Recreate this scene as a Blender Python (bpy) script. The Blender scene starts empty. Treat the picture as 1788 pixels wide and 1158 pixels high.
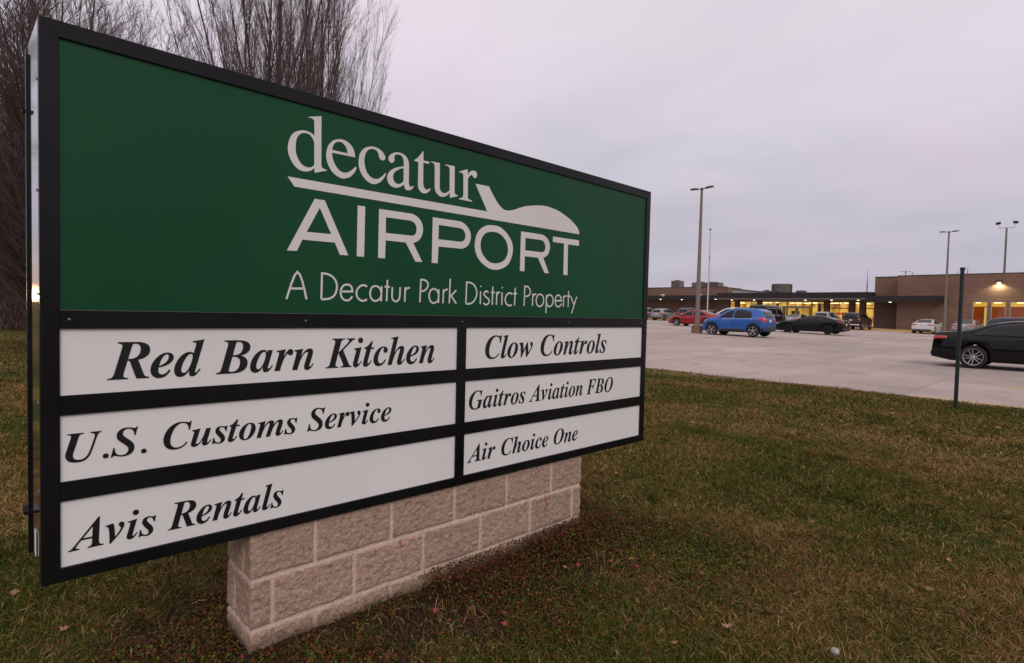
# Airport monument sign beside a car park at dusk -- builds everything in code
import bpy, bmesh, math, random
import numpy as np
from mathutils import Vector, Matrix
from mathutils.bvhtree import BVHTree
from math import radians, sin, cos, pi

S = bpy.context.scene
COL = S.collection
CZ = 1.41                       # camera height (m)
TH = radians(46.650048)         # the sign face is the plane x = SX and runs along +y
# ------------------------------------------------------------ camera
cd = bpy.data.cameras.new('camera'); cam = bpy.data.objects.new('camera', cd); COL.objects.link(cam)
PIT, ROL = radians(2.0264), radians(1.3620)
fw = Vector((0, cos(PIT), -sin(PIT))); up = Vector((0, sin(PIT), cos(PIT))); rt = Vector((1, 0, 0))
r2 = rt * cos(ROL) + up * sin(ROL); u2 = up * cos(ROL) - rt * sin(ROL)
M3 = Matrix((r2, u2, -fw)).transposed()
cam.matrix_world = Matrix.Translation((0, 0, CZ)) @ Matrix.Rotation(TH, 4, 'Z') @ M3.to_4x4()
cd.sensor_width = 36; cd.lens = 19.93; cd.clip_start = .05; cd.clip_end = 6000
S.camera = cam
CR = np.array((Matrix.Rotation(TH, 3, 'Z') @ M3))
def project(P):                 # full-size photo pixels (used only to decide how dense the grass is)
    q = (np.asarray(P, float) - [0, 0, CZ]) @ CR
    z = -q[..., 2]
    return 894 + 990 * q[..., 0] / z, 579 - 990 * q[..., 1] / z, z

# ------------------------------------------------------------ world: overcast dusk sky
W = bpy.data.worlds.new('World'); S.world = W; W.use_nodes = True
nt = W.node_tree; nt.nodes.clear(); N = nt.nodes.new; L = nt.links.new
SUN_EL, SUN_AZ = radians(38), radians(118)      # azimuth measured clockwise from +y
out = N('ShaderNodeOutputWorld'); bg = N('ShaderNodeBackground'); bg.inputs[1].default_value = 0.1
sky = N('ShaderNodeTexSky'); sky.sky_type = 'NISHITA'; sky.sun_disc = False
sky.sun_elevation = SUN_EL; sky.sun_rotation = SUN_AZ
tc = N('ShaderNodeTexCoord'); sep = N('ShaderNodeSeparateXYZ'); L(tc.outputs['Generated'], sep.inputs[0])
def mth(op, a, b=None, c=None, clamp=False, tree=None):
    n = (tree or nt).nodes.new('ShaderNodeMath'); n.operation = op; n.use_clamp = clamp
    for i, v in enumerate((a, b, c)):
        if v is None: continue
        if isinstance(v, (int, float)): n.inputs[i].default_value = v
        else: (tree or nt).links.new(v, n.inputs[i])
    return n.outputs[0]
def ramp(tree, fac, stops, interp='LINEAR'):
    n = tree.nodes.new('ShaderNodeValToRGB'); n.color_ramp.interpolation = interp
    e = n.color_ramp.elements
    while len(e) < len(stops): e.new(.5)
    for k, (p, c) in enumerate(stops):
        e[k].position = p; e[k].color = (*c, 1) if len(c) == 3 else c
    tree.links.new(fac, n.inputs[0]); return n.outputs[0]
def mix(tree, fac, a, b, mode='MIX'):
    n = tree.nodes.new('ShaderNodeMix'); n.data_type = 'RGBA'; n.blend_type = mode
    for sock, v in ((n.inputs[0], fac), (n.inputs[6], a), (n.inputs[7], b)):
        if isinstance(v, (int, float)): sock.default_value = v
        elif isinstance(v, tuple): sock.default_value = (*v, 1) if len(v) == 3 else v
        else: tree.links.new(v, sock)
    return n.outputs[2]
elev = sep.outputs[2]
base = ramp(nt, elev, [(0, (4.95, 4.70, 5.35)), (.10, (5.35, 5.08, 5.8)), (.22, (6.5, 6.05, 6.55)), (.38, (7.6, 7.1, 7.65)), (.65, (8.9, 8.2, 8.4)), (1, (9.8, 8.9, 8.9))])
# cloud layer: direction projected on a flat ceiling, so streaks flatten towards the horizon
inv = mth('DIVIDE', 1, mth('ADD', mth('MAXIMUM', elev, 0), .16))
cmb = N('ShaderNodeCombineXYZ'); L(mth('MULTIPLY', sep.outputs[0], inv), cmb.inputs[0]); L(mth('MULTIPLY', sep.outputs[1], inv), cmb.inputs[1])
n1 = N('ShaderNodeTexNoise'); L(cmb.outputs[0], n1.inputs[0]); n1.inputs['Scale'].default_value = .75; n1.inputs['Detail'].default_value = 5; n1.inputs['Distortion'].default_value = .5
n2 = N('ShaderNodeTexNoise'); mp = N('ShaderNodeMapping'); mp.inputs[3].default_value = (.9, 1.9, 1); mp.inputs[1].default_value = (7, 3, 0); L(cmb.outputs[0], mp.inputs[0]); L(mp.outputs[0], n2.inputs[0]); n2.inputs['Scale'].default_value = .8; n2.inputs['Detail'].default_value = 4
tint = ramp(nt, n1.outputs[0], [(.33, (.89, .93, .97)), (.46, (.99, .99, 1.0)), (.58, (1.05, 1.0, 1.04)), (.72, (1.12, 1.0, 1.05))])
lum = ramp(nt, n2.outputs[0], [(.3, (.93, .93, .94)), (.7, (1.06, 1.06, 1.06))])
cl = mix(nt, 1.0, mix(nt, 1.0, base, tint, 'MULTIPLY'), lum, 'MULTIPLY')
# last warm glow of the sun low on the horizon, off to the left of the sign, with an added bright spot
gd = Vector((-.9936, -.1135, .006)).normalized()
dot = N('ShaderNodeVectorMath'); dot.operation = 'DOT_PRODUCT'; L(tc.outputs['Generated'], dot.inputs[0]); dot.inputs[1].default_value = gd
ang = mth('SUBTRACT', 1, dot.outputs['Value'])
g1 = mth('POWER', 2.718, mth('MULTIPLY', ang, -45.0)); g2 = mth('POWER', 2.718, mth('MULTIPLY', mth('ABSOLUTE', elev), -26.0))
glow = mth('MULTIPLY', g1, g2)
g3 = mth('MULTIPLY', mth('POWER', 2.718, mth('MULTIPLY', ang, -36000.0)), 700)  # added spot, aimed so the glossy cabinet end mirrors it as a glint
gm = mix(nt, mth('MULTIPLY', glow, .8), cl, (9.0, 4.2, 1.6))
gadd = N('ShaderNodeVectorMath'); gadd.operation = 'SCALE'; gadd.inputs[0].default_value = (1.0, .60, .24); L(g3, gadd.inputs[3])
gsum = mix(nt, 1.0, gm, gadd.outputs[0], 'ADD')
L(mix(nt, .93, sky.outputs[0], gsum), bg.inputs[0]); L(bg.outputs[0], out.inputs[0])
sd = bpy.data.lights.new('sun', 'SUN'); sd.energy = .95; sd.angle = radians(24); sd.color = (1, .89, .80)
sun = bpy.data.objects.new('sun', sd); COL.objects.link(sun)
sun.rotation_euler = Vector((sin(SUN_AZ) * cos(SUN_EL), cos(SUN_AZ) * cos(SUN_EL), sin(SUN_EL))).to_track_quat('Z', 'Y').to_euler()
S.view_settings.view_transform = 'Standard'; S.view_settings.look = 'None'
S.view_settings.exposure = 0; S.view_settings.gamma = 1
S.render.engine = 'CYCLES'
try: S.cycles.max_bounces = 6; S.cycles.transparent_max_bounces = 6; S.cycles.use_denoising = True
except Exception: pass

# ------------------------------------------------------------ helpers
rng = np.random.default_rng(7); random.seed(7)
def tag(o, label=None, cat=None, group=None, kind=None):
    if label: o['label'] = label
    if cat: o['category'] = cat
    if group: o['group'] = group
    if kind: o['kind'] = kind
    return o
def empty(name, loc=(0, 0, 0), rz=0, label=None, cat=None, group=None):
    o = bpy.data.objects.new(name, None); COL.objects.link(o); o.location = loc; o.rotation_euler = (0, 0, rz)
    o.empty_display_size = .1
    return tag(o, label, cat, group)
def link(name, me, mats, parent=None, smooth=False):
    o = bpy.data.objects.new(name, me); COL.objects.link(o)
    for m in (mats if isinstance(mats, (list, tuple)) else [mats]): me.materials.append(m)
    if parent: o.parent = parent
    if smooth: me.polygons.foreach_set('use_smooth', [True] * len(me.polygons))
    me.update(); return o
def bmobj(name, bm, mats, parent=None, smooth=False, bevel=0):
    if bevel:
        es = [e for e in bm.edges if len(e.link_faces) == 2 and e.calc_face_angle(0) > .6]
        bmesh.ops.bevel(bm, geom=es, offset=bevel, segments=2, affect='EDGES', profile=.6)
    me = bpy.data.meshes.new(name); bm.to_mesh(me); bm.free()
    return link(name, me, mats, parent, smooth)
def pyobj(name, V, F, mats, parent=None, smooth=False):
    me = bpy.data.meshes.new(name); me.from_pydata([tuple(v) for v in V], [], [tuple(f) for f in F])
    return link(name, me, mats, parent, smooth)
def npmesh(name, V, F):         # V (n,3), F (m,k) arrays with constant k
    me = bpy.data.meshes.new(name); V = np.asarray(V, np.float32); F = np.asarray(F, np.int32)
    me.vertices.add(len(V)); me.vertices.foreach_set('co', V.ravel())
    me.loops.add(F.size); me.loops.foreach_set('vertex_index', F.ravel())
    me.polygons.add(len(F)); k = F.shape[1]
    me.polygons.foreach_set('loop_start', np.arange(len(F), dtype=np.int32) * k)
    try: me.polygons.foreach_set('loop_total', np.full(len(F), k, np.int32))
    except Exception: pass
    me.update(calc_edges=True); return me
def vcol(me, name, C):
    a = me.color_attributes.new(name, 'FLOAT_COLOR', 'POINT'); C = np.asarray(C, np.float32)
    if C.shape[1] == 3: C = np.hstack([C, np.ones((len(C), 1), np.float32)])
    a.data.foreach_set('color', C.ravel())
def box(bm, x0, x1, y0, y1, z0, z1):
    v = [bm.verts.new(p) for p in ((x0, y0, z0), (x1, y0, z0), (x1, y1, z0), (x0, y1, z0), (x0, y0, z1), (x1, y0, z1), (x1, y1, z1), (x0, y1, z1))]
    for f in ((0, 3, 2, 1), (4, 5, 6, 7), (0, 1, 5, 4), (1, 2, 6, 5), (2, 3, 7, 6), (3, 0, 4, 7)): bm.faces.new([v[i] for i in f])
    return v
def boxo(name, b, m, parent=None, bevel=0):
    bm = bmesh.new(); box(bm, *b); return bmobj(name, bm, m, parent, bevel=bevel)
def tube(bm, pts, rad, k=10, cap=True):
    rings = []; n = len(pts); pts = [Vector(p) for p in pts]
    rad = rad if isinstance(rad, (list, tuple)) else [rad] * n
    ref = None
    for i, p in enumerate(pts):
        d = (pts[min(i + 1, n - 1)] - pts[max(i - 1, 0)]).normalized()
        if ref is None: ref = Vector((0, 0, 1)) if abs(d.z) < .9 else Vector((1, 0, 0))
        a = d.cross(ref).normalized(); b = d.cross(a).normalized(); ref = a.cross(d) if abs(a.cross(d).length) > .1 else ref
        rings.append([bm.verts.new(p + (a * cos(2 * pi * j / k) + b * sin(2 * pi * j / k)) * rad[i]) for j in range(k)])
    for r, s in zip(rings, rings[1:]):
        for j in range(k): bm.faces.new((r[j], r[(j + 1) % k], s[(j + 1) % k], s[j]))
    if cap: bm.faces.new(rings[0][::-1]); bm.faces.new(rings[-1])
def lathe(bm, prof, k=24, M=None):
    M = M or Matrix(); rings = []
    for r, z in prof:
        rings.append([bm.verts.new(M @ Vector((r * cos(2 * pi * j / k), r * sin(2 * pi * j / k), z))) for j in range(k)] if r > 1e-5 else [bm.verts.new(M @ Vector((0, 0, z)))])
    for a, b in zip(rings, rings[1:]):
        for j in range(k):
            j2 = (j + 1) % k
            if len(a) == 1 and len(b) == 1: continue
            if len(a) == 1: bm.faces.new((a[0], b[j], b[j2]))
            elif len(b) == 1: bm.faces.new((a[j], a[j2], b[0]))
            else: bm.faces.new((a[j], a[j2], b[j2], b[j]))
def hsh(i, j, s=0):
    n = (i * 374761393 + j * 668265263 + s * 1442695041) & 0x7fffffff
    n = ((n ^ (n >> 13)) * 1274126177) & 0x7fffffff
    return ((n ^ (n >> 16)) & 0xffff) / 65535.0
def vnoise(x, y, s=0):
    x = np.asarray(x, float); y = np.asarray(y, float)
    i = np.floor(x).astype(np.int64); j = np.floor(y).astype(np.int64); u = x - i; v = y - j
    u = u * u * (3 - 2 * u); v = v * v * (3 - 2 * v)
    a = hsh(i, j, s); b = hsh(i + 1, j, s); c = hsh(i, j + 1, s); d = hsh(i + 1, j + 1, s)
    return (a * (1 - u) + b * u) * (1 - v) + (c * (1 - u) + d * u) * v
def fbm(x, y, s=0, o=4):
    t = 0; a = .5; n = 0
    for k in range(o): t = t + a * vnoise(x * 2 ** k, y * 2 ** k, s + k); n += a; a *= .5
    return t / n

# ------------------------------------------------------------ materials
def mat(name, col=(.5, .5, .5), rough=.6, metal=0, spec=.5, coat=0, emit=None, estr=0, noise=None, bump=None, scale=5.0, rvar=0, trans=0):
    m = bpy.data.materials.new(name); m.use_nodes = True; t = m.node_tree; b = t.nodes['Principled BSDF']
    b.inputs['Base Color'].default_value = (*col, 1); b.inputs['Roughness'].default_value = rough
    b.inputs['Metallic'].default_value = metal; b.inputs['Specular IOR Level'].default_value = spec
    b.inputs['Coat Weight'].default_value = coat; b.inputs['Coat Roughness'].default_value = .06
    if emit: b.inputs['Emission Color'].default_value = (*emit, 1); b.inputs['Emission Strength'].default_value = estr
    co = t.nodes.new('ShaderNodeTexCoord')
    nz = t.nodes.new('ShaderNodeTexNoise'); nz.inputs['Scale'].default_value = scale; nz.inputs['Detail'].default_value = 5
    t.links.new(co.outputs['Object'], nz.inputs[0])
    v = noise if noise else .12
    lo = tuple(c * (1 - v) for c in col); hi = tuple(min(1, c * (1 + v)) for c in col)
    t.links.new(ramp(t, nz.outputs[0], [(.3, lo), (.7, hi)]), b.inputs['Base Color'])
    if rvar: t.links.new(ramp(t, nz.outputs[0], [(.3, (rough - rvar,) * 3), (.7, (rough + rvar,) * 3)]), b.inputs['Roughness'])
    if bump:
        n3 = t.nodes.new('ShaderNodeTexNoise'); n3.inputs['Scale'].default_value = bump[0]; n3.inputs['Detail'].default_value = 4
        t.links.new(co.outputs['Object'], n3.inputs[0])
        bp = t.nodes.new('ShaderNodeBump'); bp.inputs['Strength'].default_value = bump[1]; bp.inputs['Distance'].default_value = bump[2] if len(bump) > 2 else .01
        t.links.new(n3.outputs[0], bp.inputs['Height']); t.links.new(bp.outputs[0], b.inputs['Normal'])
    return m
def attrmat(name, attr, rough=.8, spec=.3, scale=40.0, v=.25, bump=None, sub=0):
    m = bpy.data.materials.new(name); m.use_nodes = True; t = m.node_tree; b = t.nodes['Principled BSDF']
    a = t.nodes.new('ShaderNodeAttribute'); a.attribute_name = attr
    co = t.nodes.new('ShaderNodeTexCoord'); nz = t.nodes.new('ShaderNodeTexNoise'); nz.inputs['Scale'].default_value = scale; nz.inputs['Detail'].default_value = 6
    t.links.new(co.outputs['Object'], nz.inputs[0])
    t.links.new(mix(t, 1.0, a.outputs['Color'], ramp(t, nz.outputs[0], [(.3, (1 - v,) * 3), (.7, (1 + v,) * 3)]), 'MULTIPLY'), b.inputs['Base Color'])
    b.inputs['Roughness'].default_value = rough; b.inputs['Specular IOR Level'].default_value = spec
    if bump:
        bp = t.nodes.new('ShaderNodeBump'); bp.inputs['Strength'].default_value = bump[0]; bp.inputs['Distance'].default_value = bump[1]
        t.links.new(nz.outputs[0], bp.inputs['Height']); t.links.new(bp.outputs[0], b.inputs['Normal'])
    return m

# ------------------------------------------------------------ ground
def sstep(x, a, b): t = np.clip((np.asarray(x, float) - a) / (b - a), 0, 1); return t * t * (3 - 2 * t)
def lot_z(x, y):
    x = np.asarray(x, float); cr = .022 * np.clip(-x - 12, 0, 13) + .012 * np.clip(-x - 25, 0, 40)
    return (.2 + cr) * sstep(y, 13, 36) - .012
def grid(xs, ys, zf):
    X, Y = np.meshgrid(xs, ys); V = np.stack([X, Y, zf(X, Y)], -1).reshape(-1, 3)
    nx, ny = len(xs), len(ys); i = np.arange(nx - 1)[None] + nx * np.arange(ny - 1)[:, None]
    F = np.stack([i, i + 1, i + nx + 1, i + nx], -1).reshape(-1, 4); return V, F
EDGE = 12.86
def edge0(x): return np.interp(x, [-20, -8.5, -3.4, -.95, 4], [13.2, 13.02, 12.80, 12.54, 12.2])
def edge_y(x): return edge0(x) + (vnoise(x * 1.1, x * 0, 3) - .5) * .10 + (vnoise(x * 5, x * 0, 4) - .5) * .06 - .0
def lawn_z(x, y):
    z = (fbm(x * .6, y * .6, 11) - .5) * .05 * sstep(np.hypot(x, y), 1, 4) + (fbm(x * 3, y * 3, 12, 3) - .5) * .016
    inlot = sstep(y - edge0(x), -.05, .3) * (x > -70) * (x < 70)
    return z * (1 - inlot) - .14 * inlot
GREEN = np.array([.042, .054, .010]); OLIVE = np.array([.098, .078, .018]); STRAW = np.array([.21, .138, .044]); SOIL = np.array([.070, .048, .038])
def weights(x, y):              # how green / dry the turf is at a place
    a = fbm(x * .55 + 3, y * .55, 21, 4); b = fbm(x * 1.9, y * 1.9, 31, 3); c = fbm(x * .16 + 9, y * .16, 41, 2)
    dry = np.clip((a - .5) * 1.9 + (b - .5) * 1.3 + .52, 0, 1)
    near_edge = sstep(y, 9.0, 12.8) * .0
    band = np.exp(-((y - 11.5) / .55) ** 2) * .34          # the green strip before the kerbless edge
    dry = np.clip(dry - band + .22 * sstep(-y, .2, 5) + (y > edge0(x) - .32) * .5, 0, 1)
    return dry, b, c
def bedw(x, y):                 # bare, weedy soil along the foot of the sign
    dx = np.where(x > -2.34, x + 2.34, np.where(x < -2.63, -2.63 - x, 0)); dy = np.where(y < .8, .8 - y, np.where(y > 2.9, y - 2.9, 0))
    d = np.hypot(dx * np.where(x > -2.3, .62, 1), dy) + (fbm(x * 2.2, y * 2.2, 51, 3) - .5) * .8
    return 1 - sstep(d, .16, .56)
def lawncol(x, y):
    dry, b, c = weights(x, y); w = bedw(x, y)
    C = (GREEN * (1 - dry[..., None]) * .9 + (OLIVE * .45 + STRAW * .42) * dry[..., None])
    C = C * (.82 + .36 * b[..., None])
    C = C * (1 - w[..., None]) + np.array([.036, .018, .013]) * w[..., None]
    edge = (y > edge0(x) - .22)[..., None] * .8
    return C * (1 - edge) + np.array([.20, .13, .095]) * edge
M_lawn = attrmat('lawn_turf', 'tone', rough=.95, spec=.1, scale=55, v=.45, bump=(.6, .02))
xs = np.unique(np.concatenate([np.arange(-12, 6.01, .07), -12 - np.cumsum(np.linspace(.1, 40, 60)), 6 + np.cumsum(np.linspace(.1, 60, 50))]))
ys = np.unique(np.concatenate([np.arange(-3, 13.3, .07), -3 - np.cumsum(np.linspace(.1, 60, 50)), 13.4 + np.cumsum(np.linspace(.2, 60, 50))]))
V, F = grid(xs, ys, lawn_z)
me = npmesh('lawn', V, F); vcol(me, 'tone', lawncol(V[:, 0], V[:, 1]))
tag(link('lawn', me, M_lawn, smooth=True), kind='structure')

# concrete car park
def concrete_mat():
    m = bpy.data.materials.new('pale_concrete_slabs'); m.use_nodes = True; t = m.node_tree; b = t.nodes['Principled BSDF']
    co = t.nodes.new('ShaderNodeTexCoord')
    def nz(sc, det=6, sy=1, dist=0):
        mp = t.nodes.new('ShaderNodeMapping'); mp.inputs[3].default_value = (1, sy, 1); t.links.new(co.outputs['Object'], mp.inputs[0])
        n = t.nodes.new('ShaderNodeTexNoise'); n.inputs['Scale'].default_value = sc; n.inputs['Detail'].default_value = det; n.inputs['Distortion'].default_value = dist
        t.links.new(mp.outputs[0], n.inputs[0]); return n.outputs[0]
    big = ramp(t, nz(.16, 4), [(.3, (.76, .76, .79)), (.7, (1.16, 1.13, 1.1))])
    mid = ramp(t, nz(1.1, 6, .45, .6), [(.3, (.88, .88, .89)), (.72, (1.07, 1.06, 1.06))])
    fine = ramp(t, nz(28, 5), [(.3, (.92, .92, .92)), (.7, (1.06, 1.06, 1.06))])
    spots = ramp(t, nz(.8, 3), [(.62, (1, 1, 1)), (.76, (.66, .64, .63))])
    c = mix(t, 1.0, (.420, .352, .315), big, 'MULTIPLY')
    for k in (mid, fine, spots): c = mix(t, 1.0, c, k, 'MULTIPLY')
    # every slab takes its own slight tone, and saw-cut joints part them
    sx = t.nodes.new('ShaderNodeSeparateXYZ'); t.links.new(co.outputs['Object'], sx.inputs[0])
    M = lambda op, a, b=None: mth(op, a, b, tree=t)
    gx = M('DIVIDE', M('ADD', sx.outputs[0], 2.74), 3.51); gy = M('DIVIDE', M('SUBTRACT', sx.outputs[1], 12.4), 4.3)
    cb = t.nodes.new('ShaderNodeCombineXYZ'); t.links.new(M('FLOOR', gx), cb.inputs[0]); t.links.new(M('FLOOR', gy), cb.inputs[1])
    wn = t.nodes.new('ShaderNodeTexWhiteNoise'); wn.noise_dimensions = '2D'; t.links.new(cb.outputs[0], wn.inputs[0])
    c = mix(t, 1.0, c, ramp(t, wn.outputs[0], [(0, (.93, .93, .94)), (1, (1.06, 1.05, 1.05))]), 'MULTIPLY')
    def line(g):
        fr = M('FRACT', g); return M('LESS_THAN', M('MINIMUM', fr, M('SUBTRACT', 1, fr)), .0034)
    c = mix(t, M('MULTIPLY', M('MAXIMUM', line(gx), line(gy)), .62), c, (.12, .10, .095))
    # hairline cracks
    vo = t.nodes.new('ShaderNodeTexVoronoi'); vo.feature = 'DISTANCE_TO_EDGE'; vo.inputs['Scale'].default_value = .16
    wv = t.nodes.new('ShaderNodeTexNoise'); wv.inputs['Scale'].default_value = 1.4; t.links.new(co.outputs['Object'], wv.inputs[0])
    vv = t.nodes.new('ShaderNodeVectorMath'); vv.operation = 'ADD'; t.links.new(co.outputs['Object'], vv.inputs[0]); t.links.new(wv.outputs['Color'], vv.inputs[1]); t.links.new(vv.outputs[0], vo.inputs['Vector'])
    c = mix(t, M('MULTIPLY', M('LESS_THAN', vo.outputs['Distance'], .0016), .45), c, (.14, .12, .11))
    t.links.new(c, b.inputs['Base Color']); b.inputs['Roughness'].default_value = .82; b.inputs['Specular IOR Level'].default_value = .3
    return m
M_conc = concrete_mat()
xs = np.arange(-75, 75.1, .5); NY = 150
yy = 12.2 + np.concatenate([[0], np.cumsum(np.linspace(.05, .9, NY))])
yy = yy[yy < 71.4]; yy = np.append(yy, 71.4)
xs = np.unique(np.concatenate([xs, np.arange(-10, 6, .1)]))
X, Y = np.meshgrid(xs, yy); Y = np.maximum(Y, (edge_y(xs) - .02)[None])
nx, ny = len(xs), len(yy); V = np.stack([X, Y, lot_z(X, Y)], -1).reshape(-1, 3); i = np.arange(nx - 1)[None] + nx * np.arange(ny - 1)[:, None]
F = np.stack([i, i + 1, i + nx + 1, i + nx], -1).reshape(-1, 4)
tag(link('car_park', npmesh('car_park', V, F), M_conc, smooth=True), kind='structure')
# painted markings, sheets 4 mm above the slab
M_yel = mat('worn_yellow_paint', (.66, .40, .10), .8, noise=.35, scale=9)
def marking(name, x0, y0, x1, y1, w, worn=.0):
    d = Vector((x1 - x0, y1 - y0)); n = max(2, int(d.length / .4)); nrm = Vector((-d.y, d.x)).normalized() * w / 2
    V = []; F = []
    for k in range(n + 1):
        p = Vector((x0, y0)) + d * k / n
        for s in (-1, 1):
            q = p + nrm * s * (1 - .25 * random.random() * worn); V.append((q.x, q.y, float(lot_z(q.x, q.y)) + .005))
    F = [(2 * k, 2 * k + 1, 2 * k + 3, 2 * k + 2) for k in range(n) if random.random() > worn * .45]
    return tag(pyobj(name, V, F, M_yel), kind='structure')
marking('edge_line', -2.52, 12.97, -.95, 12.78, .11); marking('edge_line', -.93, 12.777, 5, 12.42, .11)
for x0, x1, y in ((-3.9, 8, 22.75), (-1.75, 9, 16.6), (-30, -14.5, 31.8), (-30, -13.5, 36.1), (-14.9, -12.9, 23.0), (-19, -11.2, 18.6), (-28, -21.5, 27.6), (-31, -12.5, 43.9), (-31, -12.5, 48.3)):
    marking('bay_line', x0, y, x1, y, .10, .45)
for x in (-42.6, -39.8, -37.0, -34.2, -31.4, -28.6, -25.8, -23, -20.2, -17.1, -14.3, -11.2, -7.9, -5): marking('bay_line', x, 65.6, x, 71.2, .10, .3)
# kerb and pavement in front of the terminal
M_kerb = mat('yellow_painted_kerb', (.62, .36, .06), .7, noise=.25, scale=3); M_walk = mat('pavement_concrete', (.36, .32, .30), .85, noise=.15, scale=1.5)
def strip(name, x0, x1, y0, y1, h, m, base=0.0, depth=.3):
    V = []; F = []; xs = np.arange(x0, x1 + .01, 1.0)
    for x in xs:
        z = float(lot_z(x, 71)) + .012 + h
        V += [(x, y0, z - depth), (x, y0 + .02, z), (x, y1, z), (x, y1, z - depth)]
    for k in range(len(xs) - 1):
        a, b_ = 4 * k, 4 * k + 4
        for j in range(3): F.append((a + j, a + j + 1, b_ + j + 1, b_ + j)[::-1])
    F += [(0, 1, 2, 3), tuple(4 * (len(xs) - 1) + q for q in (3, 2, 1, 0))]
    return tag(pyobj(name, V, F, m), kind='structure')
strip('kerb', -60, 40, 71.3, 71.5, .15, M_kerb); strip('pavement', -60, 40, 71.5, 92, .146, M_walk)

# ------------------------------------------------------------ the monument sign
SX, SY = -2.336, .148           # front plane x, left edge y
M_blk = mat('black_satin_frame_paint', (.006, .006, .007), .30, spec=.22, noise=.3, scale=3, bump=(160, .06, .001), rvar=.05)
M_side = mat('glossy_black_cabinet_side', (.012, .012, .013), .06, spec=.9, noise=.3, scale=2, coat=.6)
M_grn = mat('green_sign_vinyl', (.0050, .062, .024), .42, spec=.20, noise=.10, scale=1.2, bump=(300, .05, .0008))
M_wht = mat('white_acrylic_panel', (.77, .755, .76), .32, spec=.4, noise=.045, scale=1.1, bump=(2, .03, .004))
M_ink = mat('black_vinyl_lettering', (.008, .008, .009), .4, spec=.4)
M_let = mat('off_white_vinyl_lettering', (.70, .675, .66), .42, spec=.35, noise=.05, scale=2)
M_met = mat('galvanised_steel', (.32, .32, .33), .42, metal=.8, noise=.15, scale=12)
def P(s, t, off=0): return Vector((SX + off, SY + s, CZ + t))
sign = empty('airport_sign', (SX - .15, SY + 1.7, 0), 0, 'large green and white airport sign in a black frame on a pale block base', 'sign')
bpy.context.view_layer.update()
def inv(o): o.matrix_parent_inverse = Matrix.Translation(-o.parent.location) if o.parent and o.parent.parent is None else o.matrix_parent_inverse; return o
def sp(o):                      # child of the sign, built in world coordinates
    o.matrix_parent_inverse = sign.matrix_basis.inverted(); return o
DEP = .288
HS = [0, .046, 1.6722, 1.7291, 3.3653, 3.411]
VT = dict(top=.8893, gt=.8365, gb=-.0288, r1t=-.0908, r1b=-.3098, r2t=-.3749, r2b=-.5946, r3t=-.6585, r3b=-.8795, bot=-.9258)
def sbox(name, s0, s1, t0, t1, o0, o1, m, bevel=0):
    return sp(boxo(name, (SX + o0, SX + o1, SY + s0, SY + s1, CZ + t0, CZ + t1), m, sign, bevel))
bm = bmesh.new(); v = box(bm, SX - DEP, SX - .022, SY - .0045, SY + 3.408, CZ + VT['bot'] + .003, CZ + VT['top'] - .003)
for q_ in v:
    if q_.co.x < SX - .1 and q_.co.y < SY + 1: q_.co.y -= .0085        # the end sheet flares slightly towards the rear lip
sp(bmobj('cabinet', bm, M_side, sign, bevel=.003))
# mitred face frame: one ring of four bars
def ring(name, s0, s1, t0, t1, ws, wt, o0, o1, m):
    bm = bmesh.new(); O = [(s0, t0), (s1, t0), (s1, t1), (s0, t1)]; I = [(s0 + ws, t0 + wt[0]), (s1 - ws, t0 + wt[0]), (s1 - ws, t1 - wt[1]), (s0 + ws, t1 - wt[1])]
    f = [[bm.verts.new(P(a, b, o)) for a, b in q] for q, o in ((O, o1), (I, o1), (O, o0), (I, o0))]
    for k in range(4):
        j = (k + 1) % 4
        bm.faces.new((f[0][k], f[0][j], f[1][j], f[1][k])); bm.faces.new((f[2][j], f[2][k], f[3][k], f[3][j]))
        bm.faces.new((f[0][j], f[0][k], f[2][k], f[2][j])); bm.faces.new((f[1][k], f[1][j], f[3][j], f[3][k]))
    bmesh.ops.recalc_face_normals(bm, faces=bm.faces)
    return sp(bmobj(name, bm, m, sign, bevel=.0022))
ring('face_frame', -.004, 3.411, VT['bot'], VT['top'], .0498, (.0463, .0528), -.022, 0, M_blk)
ring('rear_frame', -.0205, 3.423, VT['bot'] + .02, VT['top'] - .035, .05, (.05, .05), -DEP - .03, -DEP - .002, M_blk)
sbox('divider_bar', .0462, 3.365, VT['gb'] - .062, VT['gb'], -.022, -.001, M_blk, .002)
sbox('divider_bar', 1.6722, 1.7291, VT['r3b'] + .0002, VT['r1t'] - .0005, -.022, -.0015, M_blk, .002)
for a, b in (('r1b', 'r2t'), ('r2b', 'r3t')):
    for s0, s1 in ((.0462, 1.6718), (1.7295, 3.365)):
        sbox('divider_bar', s0, s1, VT[b], VT[a], -.022, -.002, M_blk, .002)
sbox('divider_highlight', .0464, 3.3648, VT['gb'] - .0022, VT['gb'] - .0002, -.0008, .0022, mat('pale_highlight_metal', (.13, .125, .12), .45, metal=.5, noise=.4, scale=60), 0)  # thin pale strip stands in for the highlight along the bar's top edge
for s_, (sa, ta, sb, tb) in enumerate(((-.003, VT['top'] - .001, .0455, VT['gt'] + .0004), (3.410, VT['top'] - .001, 3.3655, VT['gt'] + .0004), (-.003, VT['bot'] + .001, .0455, VT['r3b'] + .0002), (3.410, VT['bot'] + .001, 3.3655, VT['r3b'] + .0002))):
    bm = bmesh.new(); tube(bm, [P(sa, ta, -.0002), P(sb, tb, -.0002)], .0009, 4); sp(bmobj('mitre_joint', bm, mat('open_joint', (.002, .002, .002), .9), sign))
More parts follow.
